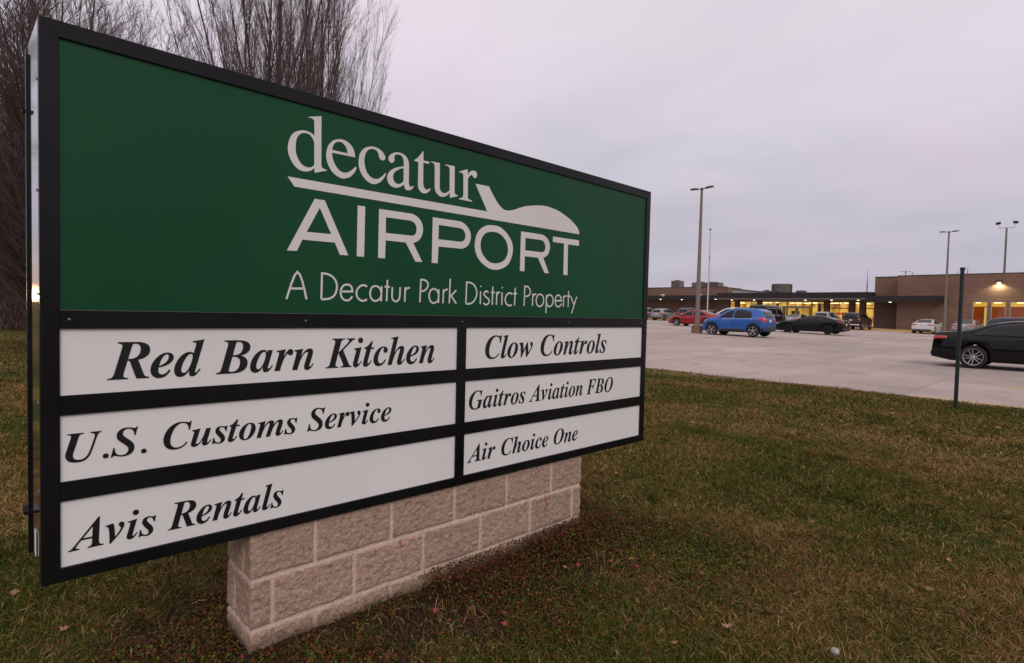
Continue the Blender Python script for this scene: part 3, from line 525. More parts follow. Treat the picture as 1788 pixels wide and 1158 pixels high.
SPEC = {
 'sedan': dict(w=.915, wr=.60, low=.20, wb=1.41, r=.335, belt=[(-2.4, .93), (0, .93), (2.3, .86)],
   top=[(-2.44, .50), (-2.42, .74), (-2.37, 1.00), (-2.30, 1.045), (-1.9, 1.085), (-1.62, 1.12), (-1.0, 1.34), (-.5, 1.425), (-.1, 1.435), (.3, 1.39), (.75, 1.22), (1.12, 1.02), (1.25, .985), (1.7, .92), (2.1, .80), (2.26, .66), (2.30, .5)],
   side=[((-1.42, .97), (1.02, .93)), ((-1.15, 1.16), (-.85, 1.29), (-.3, 1.36), (.1, 1.35), (.4, 1.26))], pill=[(-.12, -.05)],
   ws=(1.10, .42, .70, .52, .99, 1.37), rg=(-1.68, -.92, .62, .50), tail=((.42, .80), (.80, .93), -2.06), head=((.45, .80), (.62, .74), 1.90)),
 'coupe': dict(w=.94, wr=.58, low=.18, wb=1.42, r=.34, belt=[(-2.4, .96), (0, .92), (2.3, .86)],
   top=[(-2.40, .50), (-2.38, .80), (-2.33, 1.03), (-2.2, 1.06), (-1.9, 1.08), (-1.3, 1.25), (-.7, 1.37), (-.3, 1.385), (.1, 1.34), (.5, 1.19), (.9, 1.03), (1.1, .99), (1.7, .93), (2.1, .86), (2.35, .74), (2.40, .5)],
   side=[((-1.25, 1.04), (.72, .97)), ((-1.05, 1.14), (-.7, 1.26), (-.3, 1.31), (.0, 1.28), (.3, 1.19))], pill=[(-.62, -.50)],
   ws=(.88, .22, .68, .50, 0, 0), rg=(-1.85, -.85, .60, .48), tail=((.42, .82), (.84, .96), -2.06), head=((.50, .84), (.64, .76), 2.05)),
 'suv': dict(w=.89, wr=.60, low=.24, wb=1.278, r=.345, belt=[(-2.1, 1.10), (-1, 1.06), (2, .98)],
   top=[(-1.94, .50), (-1.93, .85), (-1.90, 1.06), (-1.76, 1.36), (-1.62, 1.57), (-1.42, 1.63), (-.9, 1.67), (-.35, 1.68), (.1, 1.645), (.45, 1.53), (.85, 1.28), (1.08, 1.13), (1.5, 1.05), (1.80, .93), (1.96, .74), (2.0, .5)],
   side=[((-1.22, 1.10), (.90, 1.05)), ((-1.05, 1.47), (-.75, 1.53), (-.3, 1.56), (.05, 1.545), (.33, 1.45))], pill=[(-.10, -.03)],
   ws=(1.02, .24, .72, .56, 0, 0), rg=(1.10, 1.50, .62, .52), tail=((.50, .82), (.84, 1.14), -1.58), head=((.50, .82), (.74, .94), 1.62)),
 'bigsuv': dict(w=.93, wr=.66, low=.34, wb=1.42, r=.375, belt=[(-2.4, 1.16), (2.3, 1.08)],
   top=[(-2.36, .60), (-2.35, 1.0), (-2.33, 1.25), (-2.22, 1.60), (-2.10, 1.76), (-1.9, 1.80), (-1, 1.83), (-.1, 1.82), (.3, 1.75), (.7, 1.55), (1.05, 1.28), (1.15, 1.21), (1.8, 1.15), (2.15, 1.08), (2.26, .8), (2.28, .6)],
   side=[((-2.02, 1.20), (.90, 1.16)), ((-1.90, 1.62), (-1.2, 1.69), (-.4, 1.70), (.1, 1.68), (.42, 1.55))], pill=[(-1.1, -1.0), (-.1, 0)],
   ws=(1.04, .30, .76, .62, 0, 0), rg=(1.20, 1.64, .66, .58), tail=((.68, .86), (.92, 1.16), -2.22), head=((.55, .86), (.86, 1.02), 2.0)),
 'hatch': dict(w=.90, wr=.60, low=.20, wb=1.32, r=.33, belt=[(-2.2, 1.04), (2.2, .93)],
   top=[(-2.20, .50), (-2.19, .85), (-2.15, 1.06), (-2.0, 1.34), (-1.82, 1.52), (-1.6, 1.57), (-.9, 1.615), (-.3, 1.615), (.3, 1.50), (.9, 1.24), (1.3, 1.05), (1.7, .95), (2.1, .80), (2.22, .62), (2.24, .5)],
   side=[((-1.55, 1.10), (1.12, .99)), ((-1.35, 1.40), (-.9, 1.49), (-.3, 1.52), (.1, 1.46), (.5, 1.32))], pill=[(-.75, -.68), (.02, .10)],
   ws=(1.18, .30, .70, .54, 0, 0), rg=(1.08, 1.44, .62, .52), tail=((.46, .82), (.88, 1.06), -1.86), head=((.48, .82), (.70, .82), 1.82)),
 'van': dict(w=.99, wr=.80, low=.30, wb=1.75, r=.37, belt=[(-2.7, 1.22), (2.6, 1.12)],
   top=[(-2.66, .60), (-2.65, 1.2), (-2.62, 1.60), (-2.52, 2.02), (-2.40, 2.14), (-2.1, 2.18), (-1, 2.20), (.4, 2.19), (.9, 2.10), (1.35, 1.75), (1.75, 1.32), (1.9, 1.22), (2.3, 1.12), (2.55, .95), (2.60, .6)],
   side=[((-2.45, 1.30), (1.45, 1.20)), ((-2.36, 1.86), (-1.6, 1.92), (0, 1.93), (.7, 1.90), (1.05, 1.68))], pill=[(-1.2, -1.1), (.1, .22)],
   ws=(1.62, .95, .86, .72, 0, 0), rg=(1.30, 1.88, .78, .70), tail=((.84, .96), (1.05, 1.62), -2.55), head=((.6, .9), (.86, 1.04), 2.3)),
}
def car_body(sp_):
    w, wr, low, wb, R = sp_['w'], sp_['wr'], sp_['low'], sp_['wb'], sp_['r']; top = sp_['top']; x0, x1 = top[0][0], top[-1][0]; zr = max(z for _, z in top)
    base = list(np.linspace(x0, x1, 90)) + [p[0] for p in top] + [x0 + .01, x0 + .03, x0 + .06, x1 - .01, x1 - .03, x1 - .06]
    for c in (-wb, wb): base += list(c + (R + .055) * np.cos(np.linspace(0, pi, 19))) + [c + (R + .056), c - (R + .056)]
    xs_ = sorted(set(round(float(x), 4) for x in base if x0 <= x <= x1)); rows = []
    for x in xs_:
        zt = interp(top, x); bl = min(interp(sp_['belt'], x), zt - .05)
        # plan taper, rounder at the corners
        e = 1.0
        tr = max(0, (x0 + .62 - x) / .62); tf = max(0, (x - x1 + .80) / .80)
        e -= .125 * tr ** 2.6 + .20 * tf ** 2.4
        W_ = w * e; h = min(1, max(0, (zt - bl - .05) / (zr - bl - .05))); we = W_ * .90 * (1 - h) + (wr * (.5 + .5 * e)) * h
        zl = low + .10 * max(0, (x0 + .5 - x) / .5) + .03 * max(0, (x - x1 + .4) / .4)
        for c in (-wb, wb):
            dx = abs(x - c)
            if dx < R + .055: zl = max(zl, R - .02 + math.sqrt(max(0, (R + .055) ** 2 - dx * dx)))
        zl = min(zl, zt - .12, bl - .05)
        sh = bl - .10
        ctl = [(W_ * .955, zl), (W_ * .985, zl + min(.10, (bl - zl) * .3)), (W_ * 1.0, zl + (sh - zl) * .55), (W_ * .992, max(sh, zl + .03)), (W_ * .965, bl - .015), (W_ * .965 * (1 - .03 * h) - .012, bl + .012 * h + .004)]
        ze = zt - .055 * h - .012
        for k in (.25, .5, .75, 1): ctl.append((ctl[5][0] + (we - ctl[5][0]) * (k + .10 * k * (1 - k)), ctl[5][1] + (ze - ctl[5][1]) * k))
        ctl += [(we * .93, zt - .024 * h - .006), (we * .75, zt - .008 * h - .002), (we * .4, zt - .001), (0, zt)]
        rows.append([(x, y, z) for y, z in ctl])
    nrow = len(rows[0]); bm = bmesh.new(); vg = []
    for r in rows:
        l = [bm.verts.new(p) for p in r]; rr = [bm.verts.new((p[0], -p[1], p[2])) for p in r[:-1]]
        vg.append(l + rr[::-1])
    n = len(vg[0])
    for a, b in zip(vg, vg[1:]):
        for k in range(n - 1):
            f = bm.faces.new((a[k], b[k], b[k + 1], a[k + 1])); f.smooth = True
        f = bm.faces.new((a[n - 1], b[n - 1], b[0], a[0])); f.material_index = 1
    f = bm.faces.new(vg[0]); f2 = bm.faces.new(vg[-1][::-1])
    bmesh.ops.recalc_face_normals(bm, faces=bm.faces)
    bm.normal_update(); return bm
def polyline(pts, n):
    L_ = [0]
    for a, b in zip(pts, pts[1:]): L_.append(L_[-1] + math.hypot(b[0] - a[0], b[1] - a[1]))
    o = []
    for k in range(n):
        t = L_[-1] * k / (n - 1); i = 0
        while i < len(pts) - 2 and L_[i + 1] < t: i += 1
        u = (t - L_[i]) / max(1e-9, L_[i + 1] - L_[i]); o.append((pts[i][0] + (pts[i + 1][0] - pts[i][0]) * u, pts[i][1] + (pts[i + 1][1] - pts[i][1]) * u))
    return o
def decal(bvh, axis, bot, topl, name, m, parent, nx=12, ny=6, off=.006, thick=.010):
    B = polyline(bot, nx); T = polyline(topl, nx); V = {}
    for i in range(nx):
        for j in range(ny):
            u = j / (ny - 1); a, b = B[i][0] + (T[i][0] - B[i][0]) * u, B[i][1] + (T[i][1] - B[i][1]) * u
            o, d = {'L': (Vector((a, 3, b)), Vector((0, -1, 0))), 'R': (Vector((a, -3, b)), Vector((0, 1, 0))), 'B': (Vector((-5, a, b)), Vector((1, 0, 0))), 'F': (Vector((5, a, b)), Vector((-1, 0, 0))), 'T': (Vector((a, b, 4)), Vector((0, 0, -1)))}[axis]
            hit = bvh.ray_cast(o, d)
            if hit[0] is not None: V[i, j] = (hit[0] + hit[1] * off, hit[0] - hit[1] * thick)
    bm = bmesh.new(); vt = {k: bm.verts.new(v[0]) for k, v in V.items()}; vb = {k: bm.verts.new(v[1]) for k, v in V.items()}; edge = {}
    for i in range(nx - 1):
        for j in range(ny - 1):
            q = [(i, j), (i + 1, j), (i + 1, j + 1), (i, j + 1)]
            if all(k in V for k in q):
                bm.faces.new([vt[k] for k in q]).smooth = True; bm.faces.new([vb[k] for k in q][::-1])
                for k in range(4):
                    e = (q[k], q[(k + 1) % 4]); er = (e[1], e[0])
                    if er in edge: edge.pop(er)
                    else: edge[e] = 1
    for a, b in edge: bm.faces.new((vt[a], vb[a], vb[b], vt[b]))
    bmesh.ops.recalc_face_normals(bm, faces=bm.faces)
    if not bm.faces: bm.free(); return None
    return bmobj(name, bm, m, parent)
def wheel_mesh(R, style):
    Rw = R * (.74 if style != 'small' else .68); bm = bmesh.new(); rt_ = Matrix.Rotation(pi / 2, 4, 'X')   # axle along y
    lathe(bm, [(Rw * .98, -.10), (R * .93, -.105), (R * .99, -.085), (R, -.05), (R, .05), (R * .99, .085), (R * .93, .105), (Rw * .98, .10)], 40, rt_)
    for f in bm.faces: f.smooth = True
    lathe(bm, [(Rw * .98, .02), (0, .02)], 24, rt_)
    ty = bpy.data.meshes.new('wheel'); bm.to_mesh(ty); bm.free(); ty.materials.append(M_tyre)
    bm = bmesh.new()
    lathe(bm, [(Rw, .098), (Rw * .985, .104), (Rw * .93, .098), (Rw * .92, .03)], 40, rt_)
    lathe(bm, [(Rw * .20, .03), (Rw * .20, .072), (Rw * .14, .078), (0, .078)], 20, rt_)
    n, w0, w1, tw = {'double': (5, .10, .07, .0), 'small': (7, .16, .22, 0), 'five': (5, .24, .26, 0)}[style]
    for k in range(n):
        for s in ((-1, 1) if style == 'double' else (0,)):
            a = 2 * pi * k / n + (.3 if style == 'double' else 0)
            def pt(r, t, y):
                v = Vector((r * cos(a) - t * sin(a), y, r * sin(a) + t * cos(a))); return v
            o0, o1 = s * Rw * .085, s * Rw * .20
            q = [(Rw * .12, o0 - w0 * Rw * .5), (Rw * .93, o1 - w1 * Rw * .5), (Rw * .93, o1 + w1 * Rw * .5), (Rw * .12, o0 + w0 * Rw * .5)]
            vf = [bm.verts.new(pt(r, t, -.074 if r < .1 else -.092)) for r, t in q]; vb = [bm.verts.new(pt(r, t, -.045)) for r, t in q]
            bm.faces.new(vf)
            for i in range(4): bm.faces.new((vf[i], vb[i], vb[(i + 1) % 4], vf[(i + 1) % 4]))
    bmesh.ops.recalc_face_normals(bm, faces=bm.faces)
    rm = bpy.data.meshes.new('rim'); bm.to_mesh(rm); bm.free(); return ty, rm
def car(kind, col, loc, heading, label, cat='car', scale=(1, 1, 1), rim=None, rimstyle='five', cladding=False, glass=None, rails=False, chrome=False, group='cars parked in front of the terminal'):
    s = SPEC[kind]; root = empty('parked_van' if kind == 'van' else 'parked_car', loc, heading, label, cat, group); root.scale = scale
    bm = car_body(s); bvh = BVHTree.FromBMesh(bm); body = bmobj('body', bm, [col, M_under], root)
    w, wb, R, x0, x1 = s['w'], s['wb'], s['r'], s['top'][0][0], s['top'][-1][0]
    G = glass or M_glass; bot, topl = s['side']
    for ax in 'LR':
        # split the side glass at its pillars
        cuts = [bot[0][0]] + [v for p in s['pill'] for v in p] + [bot[-1][0]]
        def topz(x):
            for (xa, za), (xb, zb) in zip(topl, topl[1:]):
                if xa <= x <= xb: return za + (zb - za) * (x - xa) / (xb - xa)
            return topl[0][1] if x < topl[0][0] else topl[-1][1]
        for a, b in zip(cuts[::2], cuts[1::2]):
            ta = topl[0][0] if a == cuts[0] else a - .03; tb = topl[-1][0] if b == cuts[-1] else b - .03
            decal(bvh, ax, [(a, bot[0][1]), (b, bot[0][1] + (bot[-1][1] - bot[0][1]) * (b - cuts[0]) / (cuts[-1] - cuts[0]))], [(ta + (tb - ta) * k / 8, topz(ta + (tb - ta) * k / 8)) for k in range(9)], 'side_window', G, root, 12, 6)
        y = {'L': 1, 'R': -1}[ax]
        # tail lamp, wrapping round the corner
        (ty0, ty1), (tz0, tz1), tx = s['tail']
        decal(bvh, ax, [(x0 + .02, tz0 + .02), (tx, tz0 + (tz1 - tz0) * .45)], [(x0 + .02, tz1), (tx, tz1)], 'tail_light', M_red, root, 8, 4)
        decal(bvh, 'B', [(y * ty0, tz0 + .03), (y * ty1, tz0)], [(y * ty0, tz1), (y * ty1, tz1)], 'tail_light', M_red, root, 8, 4)
        (hy0, hy1), (hz0, hz1), hx = s['head']
        decal(bvh, ax, [(hx, hz0 + .05), (x1 - .03, hz0)], [(hx, hz1 + .03), (x1 - .03, hz1 - .05)], 'headlight', M_clear, root, 8, 4)
        decal(bvh, 'F', [(y * hy0, hz0), (y * hy1, hz0)], [(y * hy0, hz1 - .03), (y * hy1, hz1)], 'headlight', M_clear, root, 8, 4)
        # shut lines, handles, mirror
        pz = bot[0][1]; lo = s['low'] + .12
        xs_ = [bot[-1][0] + .02] + [sum(p) / 2 for p in s['pill']][-1:]
        for xx in xs_: decal(bvh, ax, [(xx, lo), (xx + .012, lo)], [(xx, pz - .03), (xx + .012, pz - .03)], 'door_seam', M_seam, root, 2, 8, .0015, .001)
        decal(bvh, ax, [(-wb + R + .12, lo), (bot[-1][0], lo)], [(-wb + R + .12, lo + .012), (bot[-1][0], lo + .012)], 'door_seam', M_seam, root, 12, 2, .0015, .001)
        for xx in ([sum(p) / 2 - .30 for p in s['pill']] if len(s['pill']) == 1 else [sum(p) / 2 - .28 for p in s['pill']]):
            decal(bvh, ax, [(xx, pz - .115), (xx + .20, pz - .115)], [(xx, pz - .085), (xx + .20, pz - .085)], 'door_handle', col, root, 4, 2, .028, .0)
        mb = bmesh.new(); bmesh.ops.create_icosphere(mb, subdivisions=2, radius=1)
        for v in mb.verts: v.co = Vector((v.co.x * .07 + bot[-1][0] - .14, (v.co.y * .10 + w + .02) * y, v.co.z * .075 + bot[-1][1] + .07))
        bmobj('wing_mirror', mb, col, root, smooth=True)
        if chrome: decal(bvh, ax, [(bot[0][0] + .02, bot[0][1] - .03), (bot[-1][0], bot[-1][1] - .03)], [(bot[0][0] + .02, bot[0][1] - .005), (bot[-1][0], bot[-1][1] - .005)], 'chrome_strip', M_chrome, root, 12, 2)
        if rails:
            rb = bmesh.new(); zt = max(z for _, z in s['top'])
            tube(rb, [(-1.40, y * .56, zt - .10), (-1.25, y * .57, zt - .01), (-.6, y * .58, zt + .02), (-.1, y * .57, zt - .01), (.05, y * .56, zt - .08)], .015, 8); bmobj('roof_rail', rb, M_trim, root)
        if cladding:
            decal(bvh, ax, [(-wb + R + .02, s['low'] + .005), (wb - R - .02, s['low'] + .005)], [(-wb + R + .06, s['low'] + .21), (wb - R - .06, s['low'] + .18)], 'sill_cladding', M_trim, root, 16, 3)
            for c in (-wb, wb):
                A = np.linspace(pi * .97, pi * .03, 15); ri, ro = R + .052, R + .125
                decal(bvh, ax, [(c + ri * cos(a), max(s['low'] + .08, R - .02 + ri * sin(a))) for a in A], [(c + ro * cos(a), max(s['low'] + .10, R - .02 + ro * sin(a))) for a in A], 'arch_cladding', M_trim, root, 24, 3)
    ws = s['ws']; nB = 10
    # windscreen and rear screen are seen from above/behind: project down
    decal(bvh, 'T', [(ws[0], -ws[2]), (ws[0] + .06, 0), (ws[0], ws[2])], [(ws[1], -ws[3]), (ws[1] + .04, 0), (ws[1], ws[3])], 'windscreen', G, root, 14, 6)
    rg = s['rg']
    if kind in ('sedan', 'coupe'): decal(bvh, 'T', [(rg[0], -rg[2]), (rg[0] - .05, 0), (rg[0], rg[2])], [(rg[1], -rg[3]), (rg[1] - .03, 0), (rg[1], rg[3])], 'rear_window', G, root, 14, 6)
    else: decal(bvh, 'B', [(-rg[2], rg[0]), (rg[2], rg[0])], [(-rg[3], rg[1]), (rg[3], rg[1])], 'rear_window', G, root, 12, 6)
    pz = {'sedan': .86, 'coupe': .72, 'suv': .92, 'bigsuv': 1.0, 'hatch': .80, 'van': 1.0}[kind]
    decal(bvh, 'B', [(-.155, pz - .075), (.155, pz - .075)], [(-.155, pz + .075), (.155, pz + .075)], 'number_plate', M_plate, root, 4, 3, .012)
    lowB = s['low'] + .12
    decal(bvh, 'B', [(-.80, lowB), (.80, lowB)], [(-.78, lowB + .13), (.78, lowB + .13)], 'rear_bumper', M_chrome if kind == 'bigsuv' and chrome else M_trim, root, 14, 3, .02 if kind != 'bigsuv' else .06)
    if cladding:
        for ax in 'LR': decal(bvh, ax, [(x0 + .05, lowB), (-wb - R - .05, lowB - .04)], [(x0 + .05, lowB + .20), (-wb - R - .08, lowB + .16)], 'bumper_cladding', M_trim, root, 6, 4)
        decal(bvh, 'B', [(-.74, lowB), (.74, lowB)], [(-.74, lowB + .24), (.74, lowB + .24)], 'bumper_cladding', M_trim, root, 12, 3, .008)
    decal(bvh, 'F', [(-.45, .34), (.45, .34)], [(-.40, .62), (.40, .62)], 'grille', M_trim, root, 8, 4)
    ty, rm = wheel_mesh(R, rimstyle)
    rm.materials.append(rim or M_alloy)
    for sx in (-1, 1):
        for sy in (-1, 1):
            wo = bpy.data.objects.new('wheel', ty); COL.objects.link(wo); wo.parent = root
            wo.location = (sx * wb, sy * (w - .115), R); wo.rotation_euler = (0, random.random() * 0 + .35 * sx, 0 if sy < 0 else pi)
            ro = bpy.data.objects.new('rim', rm); COL.objects.link(ro); ro.parent = wo
    return root
def cz(x, y): return float(lot_z(x, y))
H_L, H_R, H_AWAY = pi, 0.0, pi / 2
P_ = dict(black=paint('black_car_paint', (.004, .0042, .0052), .10, .0, .35, .14), blue=paint('blue_car_paint', (.018, .115, .42)), red=paint('red_car_paint', (.30, .010, .016)), silver=paint('silver_car_paint', (.34, .33, .34), .3, .6),
          white=paint('white_car_paint', (.62, .60, .60), .3, 0), grey=paint('dark_grey_car_paint', (.055, .055, .062), .25, .4), navy=paint('navy_car_paint', (.012, .017, .035), .25, .3), charcoal=paint('charcoal_van_paint', (.007, .008, .008), .2, .0, .3, .2), bronze=paint('dark_bronze_paint', (.035, .022, .018)))
# near black saloon: rear axle seen at x = -2.86, near wheels at y = 21.4
car('sedan', P_['black'], (-2.80 + 1.41, 21.4 + .86, cz(-1.5, 22)), H_R, 'glossy black saloon nearest the lawn, behind the green post, with silver double-spoke wheels', 'car', rimstyle='double')
car('suv', P_['blue'], (-15.68, 33.75, cz(-15.7, 33.7)), H_L, 'bright blue compact SUV with black lower trim beside the lamp post base', 'car', cladding=True, rails=True, chrome=True)
car('sedan', P_['red'], (-25.3, 46.2, cz(-25, 46)), H_L, 'red saloon partly hidden by the lamp post and the blue SUV', 'car', rimstyle='small')
car('coupe', P_['black'], (-15.75, 46.2, cz(-16, 46)), H_L, 'black two-door coupe with black wheels parked side on', 'car', rim=M_dkalloy)
car('suv', P_['navy'], (-3.55, 46.2, cz(-4, 46)), H_R, 'navy blue SUV showing only its roof above the black saloon', 'car', (1, 1, .94))
car('van', P_['charcoal'], (-24.25, 58.7, cz(-24.2, 58)), H_AWAY, 'tall black passenger van parked behind the blue SUV', 'van')
car('suv', P_['white'], (-24.1, 50.6, cz(-24, 50)), H_L, 'white SUV roof and dark windows seen over the red and blue cars', 'car', (1.2, 1, 1.08))
car('hatch', P_['silver'], (-42.0, 68.2, cz(-42, 68)), H_AWAY, 'silver hatchback at the far left, next to the sign frame', 'car')
car('suv', P_['silver'], (-44.9, 68.2, cz(-45, 68)), H_AWAY, 'sliver of a grey car between the sign frame and the silver hatchback', 'car')
car('suv', P_['grey'], (-38.2, 68.3, cz(-38, 68)), H_AWAY, 'dark grey SUV between the silver hatchback and the lamp post', 'car', (1.1, 1.03, 1.08), rails=True)
car('suv', paint('maroon_car_paint', (.10, .008, .012)), (-35.3, 68.2, cz(-35, 68)), H_AWAY, 'dark red roof just visible between the lamp post and the flagpole', 'car', (1.05, .9, .96))
car('sedan', P_['silver'], (-24.8, 68.4, cz(-25, 68)), H_AWAY, 'silver saloon seen from behind between the van and the black coupe', 'car')
car('suv', P_['silver'], (-21.7, 68.3, cz(-22, 68)), H_AWAY, 'silver SUV seen from behind above the roof of the black coupe', 'car', (1.08, 1, 1.08))
car('bigsuv', P_['bronze'], (-18.75, 68.4, cz(-19, 68)), H_AWAY, 'boxy black SUV with a pale bumper parked before the glazed lobby', 'car', chrome=True)
car('sedan', P_['white'], (-12.6, 68.4, cz(-12, 68)), H_AWAY, 'white saloon seen from behind in front of the brick wall', 'car')
car('sedan', P_['silver'], (-9.5, 68.6, cz(-9, 68)), H_AWAY, 'pale silver saloon behind the green post', 'car', (1, 1, 1.03))

# ------------------------------------------------------------ terminal building
def brick_mat(name, c1, c2, mortar):
    m = bpy.data.materials.new(name); m.use_nodes = True; t = m.node_tree; b = t.nodes['Principled BSDF']
    co = t.nodes.new('ShaderNodeTexCoord'); sx = t.nodes.new('ShaderNodeSeparateXYZ'); t.links.new(co.outputs['Object'], sx.inputs[0])
    cb = t.nodes.new('ShaderNodeCombineXYZ'); t.links.new(mth('ADD', sx.outputs[0], sx.outputs[1], tree=t), cb.inputs[0]); t.links.new(sx.outputs[2], cb.inputs[1])
    br = t.nodes.new('ShaderNodeTexBrick'); t.links.new(cb.outputs[0], br.inputs[0]); br.inputs['Scale'].default_value = 1
    br.inputs['Brick Width'].default_value = .30; br.inputs['Row Height'].default_value = .10; br.inputs['Mortar Size'].default_value = .010
    br.inputs['Color1'].default_value = (*c1, 1); br.inputs['Color2'].default_value = (*c2, 1); br.inputs['Mortar'].default_value = (*mortar, 1)
    nz = t.nodes.new('ShaderNodeTexNoise'); nz.inputs['Scale'].default_value = .35; nz.inputs['Detail'].default_value = 5; t.links.new(co.outputs['Object'], nz.inputs[0])
    mp = t.nodes.new('ShaderNodeMapping'); mp.inputs[3].default_value = (.25, .25, 6); t.links.new(co.outputs['Object'], mp.inputs[0])
    n2_ = t.nodes.new('ShaderNodeTexNoise'); n2_.inputs['Scale'].default_value = 1; t.links.new(mp.outputs[0], n2_.inputs[0])
    c = mix(t, 1.0, br.outputs[0], ramp(t, nz.outputs[0], [(.3, (.82, .82, .82)), (.7, (1.12, 1.12, 1.12))]), 'MULTIPLY')
    c = mix(t, 1.0, c, ramp(t, n2_.outputs[0], [(.3, (.88, .88, .88)), (.7, (1.1, 1.1, 1.1))]), 'MULTIPLY')
    t.links.new(c, b.inputs['Base Color']); b.inputs['Roughness'].default_value = .9; return m
M_brick = brick_mat('brown_brick', (.232, .128, .088), (.190, .102, .070), (.21, .15, .12))
M_fascia = mat('dark_bronze_fascia', (.022, .018, .020), .5, metal=.2, noise=.2, scale=.8)
M_soff = mat('soffit_board', (.16, .13, .11), .8); M_alu = mat('pale_window_frame', (.42, .41, .40), .4, metal=.4); M_dkfr = mat('dark_mullion', (.030, .022, .020), .5)
M_coping = mat('metal_coping', (.10, .085, .08), .5, metal=.3); M_roofw = mat('pale_roof_edge', (.42, .42, .42), .7)
M_lampw = mat('white_downlight', (.8, .8, .7), .4, emit=(1, .90, .66), estr=3.0)
M_tube = mat('lit_ceiling_fitting', (.8, .8, .7), .4, emit=(1, .84, .42), estr=2.6)
def lit(name, c, e, sc, seed, stops):
    m = bpy.data.materials.new(name); m.use_nodes = True; t = m.node_tree; b = t.nodes['Principled BSDF']
    co = t.nodes.new('ShaderNodeTexCoord'); mp = t.nodes.new('ShaderNodeMapping'); mp.inputs[3].default_value = sc; mp.inputs[1].default_value = (seed, seed, 0); t.links.new(co.outputs['Object'], mp.inputs[0])
    nz = t.nodes.new('ShaderNodeTexNoise'); nz.inputs['Scale'].default_value = 1; nz.inputs['Detail'].default_value = 2; t.links.new(mp.outputs[0], nz.inputs[0])
    t.links.new(ramp(t, nz.outputs[0], stops), b.inputs['Emission Color']); b.inputs['Emission Strength'].default_value = e
    b.inputs['Base Color'].default_value = (*c, 1); b.inputs['Roughness'].default_value = .8; return m
M_int = lit('warm_lit_interior_wall', (.3, .2, .08), 1.05, (.9, 1, .6), 8, [(.30, (.10, .045, .008)), (.40, (.36, .17, .02)), (.5, (.70, .38, .05)), (.60, (.95, .60, .11)), (.72, (.45, .24, .04))])
M_int2 = lit('warm_lit_office_wall', (.3, .08, .03), .30, (.6, 1, .9), 11, [(.40, (.34, .045, .008)), (.60, (.50, .09, .014)), (.70, (.85, .32, .05))])
M_ceil = lit('warm_lit_ceiling', (.4, .3, .15), .75, (1.4, 1.4, 1), 5, [(.4, (.62, .34, .07)), (.6, (1, .68, .22))])
def win_glass():
    m = bpy.data.materials.new('clear_window_glass'); m.use_nodes = True; t = m.node_tree; t.nodes.clear()
    o = t.nodes.new('ShaderNodeOutputMaterial'); tr = t.nodes.new('ShaderNodeBsdfTransparent'); gl = t.nodes.new('ShaderNodeBsdfGlossy'); gl.inputs['Roughness'].default_value = .03
    tr.inputs[0].default_value = (.86, .86, .84, 1); fr = t.nodes.new('ShaderNodeFresnel'); fr.inputs[0].default_value = 1.5
    mx = t.nodes.new('ShaderNodeMixShader'); t.links.new(fr.outputs[0], mx.inputs[0]); t.links.new(tr.outputs[0], mx.inputs[1]); t.links.new(gl.outputs[0], mx.inputs[2]); t.links.new(mx.outputs[0], o.inputs[0]); return m
M_wg = win_glass()
GZ = .0
T = empty('terminal_building', (-20, 80, .3), 0, 'long low brown brick airport terminal with a dark canopy and lit glazed lobby', 'building')
def tp(name, b, m, bevel=0, parent=None, label=None):
    if parent is None:
        o = boxo(name, b, m, T, bevel); o.matrix_parent_inverse = T.matrix_basis.inverted()
    else: o = boxo(name, b, m, parent, bevel)
    if label: o['label'] = label
    return o
bpy.context.view_layer.update()
def wall_with_holes(name, x0, x1, y0, y1, z0, z1, holes, m):
    """a brick wall along x with real openings: holes = [(xa, xb, za, zb)]"""
    bm = bmesh.new(); holes = sorted(holes); x = x0
    for xa, xb, za, zb in holes:
        box(bm, x, xa, y0, y1, z0, z1); box(bm, xa, xb, y0, y1, zb, z1)
        if za > z0 + .01: box(bm, xa, xb, y0, y1, z0, za)
        x = xb
    box(bm, x, x1, y0, y1, z0, z1); bmesh.ops.remove_doubles(bm, verts=bm.verts, dist=.0001)
    # drop the internal faces left where boxes butt together
    seen = {}
    for f in list(bm.faces):
        k = tuple(round(c, 3) for c in f.calc_center_median())
        seen.setdefault(k, []).append(f)
    bmesh.ops.delete(bm, geom=[f for l in seen.values() if len(l) > 1 for f in l], context='FACES_ONLY')
    o = bmobj(name, bm, m, T); o.matrix_parent_inverse = T.matrix_basis.inverted(); return o
# left wing
tp('brick_wall', (-70, -37.1, 77, 77.3, GZ, 4.32), M_brick); tp('brick_parapet', (-70, -37.2, 75.6, 76.3, 4.33, 5.52), M_brick, label='left brick parapet')
tp('brick_return', (-37.19, -36.9, 75.9, 80, 4.2, 5.50), M_brick); tp('coping', (-70, -37.15, 75.55, 76.35, 5.523, 5.60), M_coping)
tp('brick_panel', (-38.9, -36.95, 76.4, 76.99, GZ, 3.78), M_brick)
tp('canopy', (-70, -37.3, 73.9, 76.98, 3.82, 4.30), M_fascia); tp('soffit', (-70, -37.3, 73.95, 76.95, 3.785, 3.817), M_soff)
# lobby canopy
tp('canopy', (-37.0, -19.1, 73.0, 80, 3.72, 4.56), M_fascia, label='dark lobby canopy'); tp('soffit', (-36.95, -19.2, 73.05, 76.9, 3.66, 3.717), M_soff)
tp('canopy_ledge', (-36.95, -19.2, 72.97, 72.997, 3.70, 3.86), M_soff)
